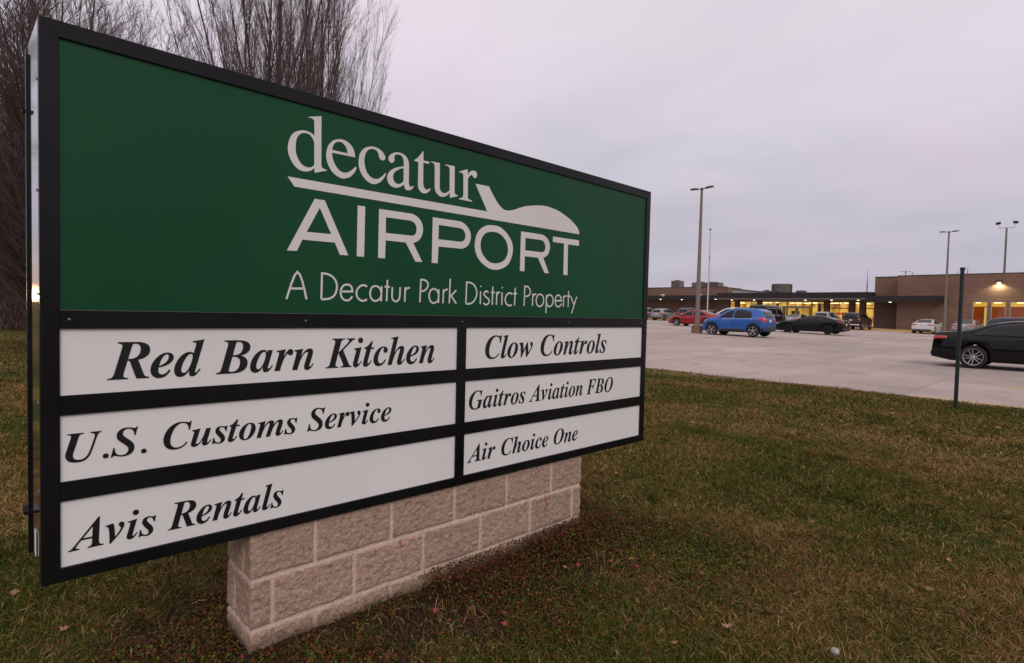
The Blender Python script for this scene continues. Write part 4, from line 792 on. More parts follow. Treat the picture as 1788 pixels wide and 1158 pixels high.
# sloping roof edge above the lobby
bm = bmesh.new(); q = [(-37.4, 5.36), (-33.4, 4.86), (-28.5, 4.66), (-28.5, 4.5), (-37.4, 4.5)]
a = [bm.verts.new((x, 77.0, z)) for x, z in q]; b_ = [bm.verts.new((x, 90, z)) for x, z in q]
bm.faces.new(a); bm.faces.new(b_[::-1])
for k in range(5): bm.faces.new((a[k], b_[k], b_[(k + 1) % 5], a[(k + 1) % 5]))
bmesh.ops.recalc_face_normals(bm, faces=bm.faces)
o = bmobj('sloping_roof', bm, M_roofw, T); o.matrix_parent_inverse = T.matrix_basis.inverted()
for (xa, za), (xb, zb) in zip(q[:2], q[1:3]):
    bm = bmesh.new(); v = [bm.verts.new(p) for p in ((xa, 76.9, za + .01), (xb, 76.9, zb + .01), (xb, 76.9, zb + .09), (xa, 76.9, za + .09), (xa, 90, za + .01), (xb, 90, zb + .01), (xb, 90, zb + .09), (xa, 90, za + .09))]
    for f in ((0, 3, 2, 1), (4, 5, 6, 7), (0, 1, 5, 4), (1, 2, 6, 5), (2, 3, 7, 6), (3, 0, 4, 7)): bm.faces.new([v[i] for i in f])
    bmesh.ops.recalc_face_normals(bm, faces=bm.faces)
    o = bmobj('roof_trim', bm, M_coping, T); o.matrix_parent_inverse = T.matrix_basis.inverted()
# lobby: piers, glazing, a lit room behind
tp('lobby_floor', (-47, -19.2, 77.1, 86, .30, .40), M_soff); tp('lobby_ceiling', (-47, -19.2, 77.15, 85.8, 3.50, 3.60), M_ceil)
tp('lobby_back_wall', (-47, -19.2, 85.8, 86, .4, 3.5), M_int)
for x in (-36.0, -32.9, -24.55, -21.75, -20.6): tp('brick_pier', (x - .30, x + .30, 76.8, 77.25, GZ, 3.655), M_brick)
glz = [(-37.0, -36.3), (-35.7, -33.2), (-32.6, -29.3), (-29.3, -26.3), (-26.3, -24.85), (-24.25, -22.05), (-21.45, -20.9), (-20.3, -19.25)]
for k, (xa, xb) in enumerate(glz):
    wn_ = tp('window', (xa, xb, 77.02, 77.03, .42, 3.6), M_wg, label='tall lit lobby window')
    bm = bmesh.new()
    for x in (xa, xb): box(bm, x - .04 + (.04 if x == xa else -.04), x + .04 + (.04 if x == xa else -.04), 76.95, 77.01, .42, 3.6)
    for z in (.46, 3.56) + ((2.75,) if k in (2, 3, 5, 7) else ()): box(bm, xa + .082, xb - .082, 76.952, 77.008, z - .05, z + .05)
    n_ = int((xb - xa) / 1.1)
    for j in range(1, n_ + 1):
        x = xa + (xb - xa) * j / (n_ + 1); box(bm, x - .025, x + .025, 76.955, 77.005, .52, 3.5)
    bmobj('frame', bm, M_alu if k in (0, 2, 3) else M_dkfr, wn_)
dr = tp('entrance_portal', (-29.6, -26.2, 76.0, 76.9, 2.72, 2.95), M_alu)
for x in (-29.6, -28.0, -26.35): tp('door_frame', (x, x + .14, 76.1, 76.85, .4, 2.718), M_alu)
for x0 in (-29.42, -27.82): tp('sliding_door', (x0, x0 + 1.4, 76.4, 76.42, .42, 2.7), M_wg)
tp('lobby_side_wall', (-47.2, -47, 77.31, 86, .4, 3.6), M_soff)
for x, y, l_ in ((-36.9, 79, .9), (-38.5, 82, 1.2), (-33.6, 79.5, 1.1), (-31.5, 78.6, .25), (-30.3, 80.5, 1.3), (-28.8, 81, 1.5), (-27.2, 79, .8), (-25.4, 80.6, 1.3), (-23.4, 79.4, 1.6), (-22.7, 82.5, 1.4), (-20, 79.6, 1.3), (-19.9, 82, 1.0)):
    tp('ceiling_light', (x, x + l_, y, y + .5, 3.42, 3.498), M_tube)
# things standing inside the lobby, seen through the glass
for x0, x1, y, z1, c in ( (-31.8, -31.4, 79.6, 3.4, (.30, .16, .05)), (-30.6, -29.6, 82, 2.4, (.05, .06, .04)), (-25.9, -25.5, 80, 3.4, (.04, .02, .015)), (-24.0, -22.2, 81, 2.3, (.06, .10, .07)), (-20.2, -19.4, 80, 2.2, (.07, .09, .07)), (-26.8, -26.5, 80.8, 3.4, (.05, .03, .02))):
    tp('lobby_partition', (x0, x1, y, y + .12, .4, z1), mat('lobby_board', c, .6))
tp('lobby_awning', (-24.2, -22.9, 79.2, 79.8, 2.0, 2.22), mat('red_awning', (.5, .02, .015), .6, emit=(1, .06, .04), estr=.5), label='red lit counter sign inside the lobby')
# right wing
tp('brick_wall', (-19.2, -16.5, 76.0, 76.3, GZ, 6.36), M_brick, label='recessed brick wall')
tp('brick_return', (-16.5, -16.2, 74.31, 76.0, GZ, 6.40), M_brick)
hs = [(-9.93, -8.75, 1.0, 3.55), (-8.49, -7.34, 1.0, 3.55), (-7.06, -5.7, 1.0, 3.55), (-5.3, -4.1, 1.0, 3.55), (-3.7, -2.5, 1.0, 3.55), (4, 6, 1.0, 3.55)]
wall_with_holes('brick_wall', -16.5, 25, 74.0, 74.3, GZ, 6.32, hs, M_brick)
tp('coping', (-16.55, 25, 73.96, 74.34, 6.323, 6.40), M_coping); tp('coping', (-19.25, -16.56, 75.96, 76.34, 6.363, 6.44), M_coping)
tp('downpipe', (-16.72, -16.52, 74.05, 74.25, .3, 3.45), M_fascia)
tp('canopy', (-19.05, -12.1, 72.6, 73.98, 3.47, 4.08), M_fascia); tp('soffit', (-19.0, -12.15, 72.65, 73.95, 3.43, 3.467), M_soff)
tp('canopy', (-19.05, -16.52, 74.0, 75.98, 3.48, 4.07), M_fascia)
tp('office_back_wall', (-16.2, 24.8, 78.0, 78.2, .4, 3.8), M_int2); tp('office_ceiling', (-16.2, 24.8, 74.32, 78, 3.78, 3.86), M_ceil)
for x, l_ in ((-9.9, .35), (-8.45, .6), (-6.7, 1.3), (-4.8, 1)): tp('ceiling_light', (x, x + l_, 75.6, 76.0, 3.42, 3.50), M_tube)
tp('wall_glow_band', (-16.2, 24.8, 77.92, 77.98, 3.12, 3.76), mat('yellow_ceiling_glow', (.5, .4, .15), .6, emit=(.95, .56, .07), estr=.72))  # glowing band on the upper wall, in place of the lit ceiling
tp('inner_doorway', (-9.35, -8.80, 77.0, 77.06, .42, 3.0), mat('bright_yellow_room', (.5, .45, .1), .6, emit=(.95, .78, .14), estr=.62)); tp('green_screen', (-9.15, -8.86, 76.9, 76.94, 1.6, 2.4), mat('green_lit_screen', (.1, .4, .05), .5, emit=(.25, .55, .05), estr=.6))
for xa, xb, za, zb in hs:
    wn_ = tp('window', (xa, xb, 74.13, 74.14, za, zb), M_wg)
    bm = bmesh.new()
    for x in (xa, xb - .07): box(bm, x, x + .07, 74.03, 74.12, za, zb)
    for z in (za, zb - .07): box(bm, xa + .0705, xb - .0705, 74.032, 74.118, z, z + .07)
    bmobj('frame', bm, M_alu, wn_)
# roof slabs behind the parapets
tp('roof', (-70, -37.5, 77.3, 95, 4.4, 4.5), M_coping); tp('roof', (-16.2, 25, 76.4, 95, 5.8, 5.9), M_coping); tp('roof', (-36.9, -19.21, 80.01, 95, 4.40, 4.50), M_coping)
tp('brick_wall', (-70, 25, 95, 95.3, GZ, 5.5), M_brick, label='rear brick wall')
tp('brick_return', (-19.2, -18.9, 76.31, 95, 4.3, 6.35), M_brick)
# recessed canopy downlights
for x, y, z in ((-46.6, 74.4, 3.77), (-43.9, 75.8, 3.77), (-37.9, 74.4, 3.77), (-35.2, 73.6, 3.645), (-32.2, 73.6, 3.645), (-25.9, 73.6, 3.645), (-23.0, 73.6, 3.645), (-20.2, 73.6, 3.645), (-16.9, 72.9, 3.415)):
    bm = bmesh.new(); lathe(bm, [(0, -.05), (.08, -.045), (.12, -.02), (.13, .012), (0, .012)], 16, Matrix.Translation((x, y, z)))
    o = bmobj('downlight', bm, M_lampw, T); o.matrix_parent_inverse = T.matrix_basis.inverted()
M_lmpoff = mat('white_unlit_lamp', (.7, .7, .7), .4)
for x in (-45.7, -39.9):
    bm = bmesh.new(); lathe(bm, [(0, .10), (.2, .09), (.38, .02), (.36, -.04), (0, -.06)], 20, Matrix.Translation((x, 73.5, 4.33)) @ Matrix.Diagonal((1, .8, 1.1, 1)))
    box(bm, x - .05, x + .05, 73.5, 73.899, 4.12, 4.2)
    o = bmobj('wall_lamp', bm, M_lmpoff, T); o.matrix_parent_inverse = T.matrix_basis.inverted()
# the one lit wall lamp on the right wing, with its own light
bm = bmesh.new(); box(bm, -8.16, -7.74, 73.60, 73.998, 5.50, 5.60); box(bm, -8.10, -7.80, 73.66, 73.94, 5.44, 5.498)
o = bmobj('wall_lamp', bm, M_fascia, T); o.matrix_parent_inverse = T.matrix_basis.inverted(); o['label'] = 'lit lamp on the right brick wall'
bm = bmesh.new(); lathe(bm, [(0, -.06), (.11, -.05), (.15, .0), (0, .0)], 16, Matrix.Translation((-7.95, 73.78, 5.43)))
g = bmobj('bulb', bm, mat('lit_bulb', (.9, .9, .8), .4, emit=(1, .86, .42), estr=12), o)
sl = bpy.data.lights.new('wall_lamp_light', 'SPOT'); sl.energy = 150; sl.color = (1, .95, .56); sl.spot_size = radians(150); sl.spot_blend = .5; sl.shadow_soft_size = .06
so = bpy.data.objects.new('wall_lamp_light', sl); COL.objects.link(so); so.location = (-7.95, 73.66, 5.33); so.rotation_euler = (radians(12), 0, 0)

# ------------------------------------------------------------ things on the roof
M_unit = mat('weathered_roof_unit', (.20, .155, .145), .7, metal=.2, noise=.25, scale=1.5)
def roof_unit(x, y, z0, z1, rx, ry, n, label, ribs):
    r = empty('rooftop_unit', (x, y, z0), 0, label, 'rooftop unit')
    bm = bmesh.new(); h = z1 - z0
    if n == 4: box(bm, -rx, rx, -ry, ry, 0, h)
    else:
        lathe(bm, [(0, 0), (1, 0), (1, h), (.96, h + .03), (0, h + .03)], n, Matrix.Diagonal((rx, ry, 1, 1)))
    bmobj('casing', bm, M_unit, r, bevel=.02)
    bm = bmesh.new()
    for k in range(ribs):
        if n == 4: px = -rx + 2 * rx * (k + .5) / ribs; box(bm, px - .04, px + .04, -ry - .05, -ry - .001, .1, h - .05)
        else:
            a = 2 * pi * k / ribs; px, py = (rx + .02) * cos(a), (ry + .02) * sin(a); box(bm, px - .03, px + .03, py - .03, py + .03, .05, h)
    bmobj('ribs', bm, M_coping, r); 
    if n == 4:
        bm = bmesh.new(); lathe(bm, [(0, 0), (rx * .6, 0), (rx * .6, .12), (0, .12)], 16, Matrix.Translation((0, 0, h + .002))); bmobj('fan_cowl', bm, M_unit, r)
    return r
roof_unit(-47.5, 80.6, 4.5, 6.85, .72, .7, 4, 'square brown vent box on the left roof, left of the lamp post', 4)
roof_unit(-41.6, 80.8, 4.5, 6.45, 1.15, .9, 4, 'ribbed brown plant box on the roof behind the flagpole', 10)
roof_unit(-44.0, 81.2, 4.5, 6.55, 1.0, .7, 4, 'plain brown plant box on the roof just right of the lamp post', 0)
roof_unit(-33.05, 84.6, 4.5, 6.25, 1.32, 1.25, 28, 'round slatted plant enclosure on the lobby roof', 28)
roof_unit(-35.1, 84.4, 4.5, 5.35, .45, .4, 4, 'small vent left of the round roof enclosure', 0)
roof_unit(-29.3, 81.6, 4.5, 5.16, .62, .5, 12, 'low round vent at the middle of the lobby roof', 12)
M_mast = mat('grey_mast_metal', (.16, .14, .14), .5, metal=.6)
def mast(x, y, z0, z1, label, bars=(), lattice=0):
    r = empty('antenna_mast', (x, y, z0), 0, label, 'antenna', 'antennas on the terminal roof')
    bm = bmesh.new(); tube(bm, [(0, 0, 0), (0, 0, (z1 - z0) * .55), (0, 0, z1 - z0)], [.05, .035, .012], 6)
    if lattice: 
        for k in range(8): z = lattice * k / 8; tube(bm, [(-.09, 0, z), (.09, 0, z + lattice / 8)], .012, 4); tube(bm, [(.09, 0, z), (-.09, 0, z + lattice / 8)], .012, 4)
    bmobj('pole', bm, M_mast, r)
    if bars:
        bm = bmesh.new()
        for z, w_ in bars: tube(bm, [(-w_, 0, z - z0), (w_, 0, z - z0)], .022, 5)
        bmobj('aerial', bm, M_mast, r)
mast(-20.6, 78.3, 4.5, 7.7, 'tall thin whip antenna at the end of the lobby roof', lattice=1.4)
mast(-16.78, 78.4, 5.9, 7.5, 'short mast with crossbars on the right wing roof', ((7.12, .55), (7.0, .18)))
mast(-16.2, 78.9, 5.9, 7.15, 'slim mast just right of the crossbar antenna', ((6.95, .2),))
mast(-11.95, 78.4, 5.9, 7.1, 'short antenna between the tall lamp and the green post')
mast(-11.1, 78.4, 5.9, 7.5, 'thin whip antenna whose tip shows behind the green post')

# ------------------------------------------------------------ poles
M_pole = mat('brown_grey_pole', (.20, .16, .145), .75, noise=.12, scale=3); M_head = mat('dark_lamp_head', (.035, .032, .032), .5); M_lens = mat('lamp_lens', (.30, .22, .17), .25)
M_pbase = mat('rusty_concrete_footing', (.20, .125, .085), .9, noise=.3, scale=6)
def street_lamp(x, y, zb, zt, r0, r1, arm, base_h, base_r, label):
    r = empty('street_lamp', (x, y, zb), 0, label, 'street lamp', 'car park lamps')
    h = zt - zb
    if base_h:
        bm = bmesh.new(); lathe(bm, [(0, -.1), (base_r, -.1), (base_r, base_h - .03), (base_r - .03, base_h), (0, base_h)], 28); bmobj('footing', bm, M_pbase, r)
    bm = bmesh.new(); b0 = base_h
    box(bm, -r0 * 1.5, r0 * 1.5, -r0 * 1.5, r0 * 1.5, b0 + .001, b0 + .05)
    tube(bm, [(0, 0, b0 + .05), (0, 0, b0 + .35), (0, 0, b0 + (h - b0) * .5), (0, 0, h)], [r0 * 1.12, r0, (r0 + r1) / 2, r1], 14); bmobj('pole', bm, M_pole, r, smooth=False)
    bm = bmesh.new(); lathe(bm, [(0, 0), (r1 * 1.15, 0), (r1 * 1.15, .14), (0, .16)], 14, Matrix.Translation((0, 0, h))); bmobj('pole_cap', bm, M_head, r)
    for s in (-1, 1):
        bm = bmesh.new(); n = 11; rings = []
        for k in range(n):
            u = k / (n - 1); L_ = arm; w_ = .028 + .13 * (max(0, sin(pi * min(1, max(0, (u - .12) / .88)) ** .75)) ** .7); tz = .025 + .055 * sin(pi * min(1, max(0, (u - .1) / .9))) ** .8
            if k == n - 1: w_, tz = .03, .015
            cx_ = s * (r1 + u * L_); cz_ = .07 + .10 * u * (1.1 - u * .4)
            rings.append([bm.verts.new((cx_, w_ * cos(a) , h + cz_ + (tz * sin(a) if sin(a) > 0 else tz * .55 * sin(a)))) for a in [2 * pi * j / 12 for j in range(12)]])
        for a, b2 in zip(rings, rings[1:]):
            for j in range(12): bm.faces.new((a[j], a[(j + 1) % 12], b2[(j + 1) % 12], b2[j]))
        bm.faces.new(rings[0]); bm.faces.new(rings[-1]); bmesh.ops.recalc_face_normals(bm, faces=bm.faces)
        hd = bmobj('lamp_head', bm, M_head, r, smooth=True)
        bm = bmesh.new(); lathe(bm, [(0, -.05), (.07, -.04), (.10, 0), (0, 0)], 14, Matrix.Translation((s * (r1 + arm * .72), 0, h + .115)) @ Matrix.Diagonal((1.5, 1, 1, 1))); bmobj('lens', bm, M_lens, hd)
    return r
street_lamp(-18.15, 33.3, cz(-18.1, 33.3), 9.33, .145, .075, .76, .46, .33, 'tall twin-headed car park lamp on a rusty round footing left of the blue SUV')
street_lamp(-11.9, 72.3, cz(-12, 71) + .15, 10.5, .13, .07, .78, .0, .3, 'distant twin-armed lamp by the brick wall, left of the green post')
r = empty('floodlight_mast', (-9.98, 97, .3), 0, 'tall mast with two square floodlights behind the right wing', 'floodlight mast')
bm = bmesh.new(); tube(bm, [(0, 0, 0), (0, 0, 13.42)], [.16, .10], 12); bmobj('pole', bm, M_pole, r)
k_ = 97 / 80
bm = bmesh.new(); tube(bm, [(-.80, 0, 14.0), (-.80, 0, 13.45), (.80, 0, 13.45), (.80, 0, 14.0)], .03, 8); bmobj('crossarm', bm, M_pole, r)
for s in (-1, 1):
    bm = bmesh.new(); v = box(bm, -.26, .26, -.16, .16, -.10, .12)
    bmesh.ops.transform(bm, matrix=Matrix.Translation((s * .86, 0, 14.1)) @ Matrix.Rotation(s * .18, 4, 'Y') @ Matrix.Rotation(.5, 4, 'X'), verts=v); hd = bmobj('lamp_head', bm, M_head, r, bevel=.02)
    bm = bmesh.new(); v = box(bm, -.22, .22, -.12, .12, -.03, .0)
    bmesh.ops.transform(bm, matrix=Matrix.Translation((s * .86, 0, 14.1)) @ Matrix.Rotation(s * .18, 4, 'Y') @ Matrix.Rotation(.5, 4, 'X') @ Matrix.Translation((0, 0, -.103)), verts=v); bmobj('lens', bm, M_lens, hd)
r = empty('flagpole', (-33.6, 64.0, cz(-33.6, 64)), 0, 'bare white flagpole with a ball on top behind the red car', 'flagpole')
bm = bmesh.new(); tube(bm, [(0, 0, 0), (0, 0, 2), (0, 0, 11.1)], [.085, .08, .035], 12); bmobj('pole', bm, mat('white_pole_paint', (.62, .60, .60), .4, noise=.05), r)
bm = bmesh.new(); bmesh.ops.create_icosphere(bm, subdivisions=3, radius=.13, matrix=Matrix.Translation((0, 0, 11.22))); bmobj('ball', bm, mat('tarnished_ball', (.16, .12, .10), .4, metal=.5), r, smooth=True)
bm = bmesh.new(); tube(bm, [(.10, -.05, 1.2), (.13, -.05, 5), (.06, -.04, 10.9)], .014, 4); box(bm, .09, .14, -.075, -.03, 7.6, 7.95); bmobj('halyard', bm, M_mast, r)
# green sign post on the lawn edge
M_gpost = mat('dark_green_post_paint', (.011, .026, .021), .45, metal=.2, noise=.2, scale=8, bump=(60, .1, .002))
r = empty('metal_post', (-1.715, 11.64, 0), radians(0), 'plain dark green metal post standing in the grass beside the car park', 'post')
bm = bmesh.new(); tube(bm, [(0, 0, -.2), (0, 0, 2.26)], .029, 16); bmobj('pole', bm, M_gpost, r)
bm = bmesh.new(); lathe(bm, [(0, 2.255), (.037, 2.255), (.037, 2.285), (.030, 2.298), (0, 2.30)], 16); bmobj('pole_cap', bm, M_gpost, r)

# ------------------------------------------------------------ bare winter trees
M_bark = mat('grey_brown_bark', (.085, .060, .054), .95, noise=.3, scale=6, bump=(14, .6, .02)); M_twig = mat('red_brown_twigs', (.098, .063, .058), .9, noise=.25, scale=2)
def tree_mesh(seed, H, spread, n_lead, fork, r0, dense=1.0):
    R = random.Random(seed); T_, C_ = [], []          # tubes: list of (pts, radii, sides)
    def grow(p, d, length, r, lvl, up_):
        n = (5, 12, 7, 4, 2)[lvl]; pts = [p.copy()]; rad = [r]; d = d.normalized(); step = length / n
        for k in range(n):
            j = (.02, .022, .028, .05, .06)[lvl]
            d = (d + Vector((R.gauss(0, j), R.gauss(0, j), R.gauss(0, j) + up_))).normalized(); p = p + d * step; pts.append(p.copy())
            t = (k + 1) / n; rad.append(r * (1 - t) ** .75 * .93 + r * .07 if lvl else r * (1 - .25 * t))
        (T_ if lvl <= 1 else C_).append((pts, rad, (9, 6, 4, 3, 3)[lvl])); return pts, rad
    def at(pts, rad, t):
        f = t * (len(pts) - 1); i = min(int(f), len(pts) - 2); u = f - i
        return pts[i].lerp(pts[i + 1], u), rad[i] + (rad[i + 1] - rad[i]) * u, (pts[i + 1] - pts[i]).normalized()
    def side(d, ang):
        a = Vector((R.gauss(0, 1), R.gauss(0, 1), R.gauss(0, .3))); a = (a - d * a.dot(d)).normalized(); return (d * cos(ang) + a * sin(ang)).normalized()
    tr, rr = grow(Vector((0, 0, -.2)), Vector((0, 0, 1)), fork + .2, r0, 0, 0)
    leaders = []
    for k in range(n_lead):
        a = 2 * pi * k * .618 + R.uniform(-.2, .2); f_ = (k + .3) / n_lead; tilt = spread * f_ ** .7
        q, qr, _ = at(tr, rr, R.uniform(.55, 1)); L_ = (H - fork) * (1 - .30 * f_) * R.uniform(.9, 1.0)
        leaders.append(grow(q, Vector((cos(a) * sin(tilt), sin(a) * sin(tilt), cos(tilt))), L_, r0 * (.44 if k == 0 else .30 - .13 * f_) * R.uniform(.85, 1.1), 1, .018) + (L_,))
    for pts, rad, L_ in leaders:
        n2_ = int(L_ * 2.45 * dense)
        for k in range(n2_):
            t = .05 + .93 * (k + R.random()) / n2_; q, qr, d = at(pts, rad, t); l2 = (1 - t * .62) * L_ * R.uniform(.18, .34) + .35
            p2, r2_ = grow(q, side(d, R.uniform(.22, .52)), l2, max(.008, min(qr * .45, .022)), 2, .045)
            n3 = int(l2 * 4.0 * dense) + 2
            for m_ in range(n3):
                t3 = .12 + .86 * (m_ + R.random()) / n3; q3, qr3, d3 = at(p2, r2_, t3); l3 = (1 - t3 * .5) * l2 * R.uniform(.28, .5) + .18
                p3, r3 = grow(q3, side(d3, R.uniform(.22, .55)), l3, max(.005, min(qr3 * .6, .009)), 3, .06)
                for _ in range(int(l3 * 5.0 * dense) + 1):
                    q4, qr4, d4 = at(p3, r3, R.uniform(.15, .95)); grow(q4, side(d4, R.uniform(.2, .55)), R.uniform(.15, .45), .0042, 4, .08)
    def tubes(L_, name):
        V, F, o = [], [], 0
        for pts, rad, k in L_:
            P3 = np.array([tuple(p) for p in pts]); n = len(P3); D = np.gradient(P3, axis=0); D /= np.linalg.norm(D, axis=1)[:, None] + 1e-9
            ref = np.array([.31, .87, .17]); A = np.cross(D, ref); A /= np.linalg.norm(A, axis=1)[:, None] + 1e-9; B = np.cross(D, A)
            th_ = 2 * pi * np.arange(k) / k; rr_ = np.array(rad)[:, None, None]
            V.append((P3[:, None] + rr_ * (A[:, None] * np.cos(th_)[None, :, None] + B[:, None] * np.sin(th_)[None, :, None])).reshape(-1, 3))
            i = np.arange(k)[None] + k * np.arange(n - 1)[:, None]; j = (np.arange(k) + 1)[None] % k + k * np.arange(n - 1)[:, None]
            F.append(np.stack([i, j, j + k, i + k], -1).reshape(-1, 4) + o); o += n * k
        return npmesh(name, np.concatenate(V), np.concatenate(F))
    return tubes(T_, 'trunk'), tubes(C_, 'crown')
variants = []
for args in ((11, 16.0, .44, 15, 1.6, .25, 1.0), (23, 14.5, .48, 14, 1.3, .22, 1.0), (37, 12.0, .36, 11, 1.5, .16, .85)):
    tm, cm = tree_mesh(*args); tm.materials.append(M_bark); cm.materials.append(M_twig); variants.append((tm, cm))
def tree(v, loc, rz, sc, label, group='bare trees behind the sign'):
    r = empty('bare_tree', loc, rz, label, 'tree', group); r.scale = (sc, sc, sc) if not isinstance(sc, tuple) else sc
    for nm, me in zip(('trunk', 'crown'), variants[v]):
        c = bpy.data.objects.new(nm, me); COL.objects.link(c); c.parent = r
    return r
def polar(px, R): # direction of a photo column, at ground distance R
    v = CR @ np.array([(px - 894) / 990, 0, -1]); a = math.atan2(v[1], v[0]); return (R * cos(a), R * sin(a), -.02)
tree(0, polar(480, 18.5), .4, (.78, .78, 1.0), 'bare upright tree with the thickest trunk, above the middle of the sign')
tree(0, polar(562, 22), 3.1, (.58, .58, 1.0), 'bare tree with a straight dark stem just right of the thickest one')
tree(1, polar(120, 17.5), .9, (1.05, 1.05, .68), 'wide bare tree rising behind the left end of the sign')
tree(2, polar(222, 22), 4.4, (.62, .62, .86), 'narrower bare tree right of the wide one, before the gap of sky')
tree(2, polar(618, 28), 1.2, (.72, .72, .93), 'small bare tree lowest on the right of the cluster')
tree(2, polar(657, 38), 2.7, (.72, .72, .86), 'slim bare tree whose top just clears the sign, farther right')
tree(2, polar(703, 52), 4.0, .72, 'farthest bare treetop peeping over the sign frame')
tree(2, polar(412, 24), 5.0, (.50, .50, .70), 'low bushy bare tree left of the thickest trunk')
tree(1, polar(205, 19), 5.2, (.62, .62, .66), 'bare tree just behind the wide one, in front of the second row')
tree(1, polar(78, 19), 1.7, (1.1, 1.1, .66), 'bare tree at the left whose branches fan out past the rear rim of the sign')
tree(1, polar(58, 25), 3.6, (1.1, 1.1, .72), 'bare tree in the second row behind the sign, at the left')
tree(2, polar(150, 26), 2.0, (.95, .95, .98), 'bare tree in the second row, between the wide and the narrow one')
tree(0, polar(90, 22), 0.2, (.9, .9, .72), 'bare tree between the left edge and the wide tree')
tree(0, polar(432, 22), 3.0, (.45, .45, .82), 'thin bare tree close on the left of the thickest trunk')
far = [(-30, 38, 1), (60, 34, 2), (0, 62, 1), (48, 52, 2), (62, 70, 1), (30, 80, 0), (-12, 50, 2), (100, 60, 1)]
for k, (px, R_, v) in enumerate(far):
    tree(v, polar(px, R_), k * 1.3, .72 + .1 * (k % 3), 'bare tree in the dense far wood at the left edge', 'far bare trees at the left edge')
# low scrub that closes the horizon under the far trees
def scrub(ra, rb, pa, pb, n, ht):
    V, F = [], []; R = np.random.default_rng(5)
    px = R.uniform(pa, pb, n); rad = R.uniform(ra, rb, n); v = (CR @ np.stack([(px - 894) / 990, px * 0, -np.ones(n)])).T; a = np.arctan2(v[:, 1], v[:, 0])
    x, y = rad * np.cos(a), rad * np.sin(a); hh = ht * (.45 + .9 * fbm(px * .02, rad * .05, 3)); z0 = R.uniform(0, 1, n) ** 1.3 * hh
    l = R.uniform(.5, 1.6, n); w = .0006 * ra; d = R.normal(0, .35, (n, 3)); d[:, 2] = 1; d /= np.linalg.norm(d, axis=1)[:, None]
    s = np.stack([-np.sin(a), np.cos(a), a * 0], 1) * w; p = np.stack([x, y, z0], 1); q = p + d * l[:, None]
    V = np.stack([p - s, p + s, q], 1).reshape(-1, 3); F = np.arange(n * 3).reshape(-1, 3); return npmesh('brush', V, F)
tag(link('near_scrub', scrub(34, 60, -14, 200, 30000, 4.2), M_twig), 'dense leafless brush under the bare trees at the left edge', 'scrub', kind='stuff')
tag(link('far_scrub', scrub(70, 110, -60, 260, 26000, 4.0), M_twig), 'dark leafless scrub closing the horizon at the left edge', 'scrub', kind='stuff')

# ------------------------------------------------------------ turf blades
def in_view(x, y, m=170):
    px, py, z = project(np.stack([x, y, np.zeros_like(x)], -1)); return (z > .5) & (px > -m) & (px < 1788 + m) & (py < 1158 + 2.0 * m)
def blades(n_try, rmin, rmax, length, width, seed, lie=.5):
    R = np.random.default_rng(seed); rad = np.sqrt(R.uniform(rmin ** 2, rmax ** 2, n_try)); a = R.uniform(-pi, pi, n_try)
    a = TH + pi / 2 + R.uniform(-.98, .98, n_try)
    x, y = rad * np.cos(a), rad * np.sin(a); k = in_view(x, y) & (y < edge_y(x) + .01) & ~((x < -2.35) & (x > -2.64) & (y > .79) & (y < 2.88))
    # turf hidden for good behind the sign is left out
    px, py, _ = project(np.stack([x, y, np.zeros_like(x)], -1)); hid = (x < -3.6) & (px > 190) & (px < 1040) & (py < 720)
    k &= ~hid; x, y = x[k], y[k]; n = len(x)
    dry, b, c = weights(x, y); w = bedw(x, y); keep = R.random(n) > w * .86
    bare = fbm(x * 2.6, y * 2.6, 77, 3); keep &= R.random(n) > sstep(bare, .60, .78) * .7
    x, y, dry, b = x[keep], y[keep], dry[keep], b[keep]; n = len(x); z = lawn_z(x, y) - .004
    isdry = R.random(n) < (dry * .66 + .20)
    L_ = length * R.uniform(.5, 1.35, n) * (.8 + .5 * b); L_ = np.where(isdry, L_ * 1.05, L_)
    cl = sstep(fbm(x * 4.3 + 5, y * 4.3, 66, 3), .60, .74); L_ = L_ * (1 + .75 * cl)
    tilt = np.where(isdry, R.uniform(.5, 1.45, n), R.uniform(.15, 1.15, n)); az = R.uniform(-pi, pi, n)
    dx, dy, dz = np.cos(az) * np.sin(tilt), np.sin(az) * np.sin(tilt), np.cos(tilt)
    cx_, cy_ = -np.sin(az), np.cos(az); tw = R.uniform(-.9, .9, n); W_ = width * R.uniform(.6, 1.3, n)
    sx_, sy_, sz_ = cx_ * np.cos(tw), cy_ * np.cos(tw), np.sin(tw)
    S_ = np.stack([sx_, sy_, sz_], 1) * W_[:, None] / 2; D = np.stack([dx, dy, dz], 1)
    p0 = np.stack([x, y, z], 1); bend = np.stack([np.cos(az), np.sin(az), np.full(n, -.55)], 1)
    p1 = p0 + D * (L_ * .55)[:, None]; p2 = p1 + (D + bend * R.uniform(.1, .9, n)[:, None]) * (L_ * .42)[:, None]; p2[:, 2] = np.maximum(p2[:, 2], z + .004)
    V = np.stack([p0 - S_, p0 + S_, p1 + S_ * .85, p1 - S_ * .85, p2], 1).reshape(-1, 3)
    o = 5 * np.arange(n)[:, None]; F = np.concatenate([np.concatenate([o, o + 1, o + 2], 1), np.concatenate([o, o + 2, o + 3], 1), np.concatenate([o + 3, o + 2, o + 4], 1)])
    g = np.array([[.044, .070, .008], [.068, .090, .012], [.105, .102, .018], [.030, .044, .008]])[R.integers(0, 4, n)]
    s_ = np.array([[.33, .205, .082], [.225, .135, .048], [.13, .074, .028], [.42, .31, .15], [.20, .092, .040]])[R.choice(5, n, p=[.22, .26, .26, .08, .18])]
    C = np.where(isdry[:, None], s_, g) * R.uniform(.75, 1.2, n)[:, None]; C = np.repeat(C, 5, 0)
    return V, F, C
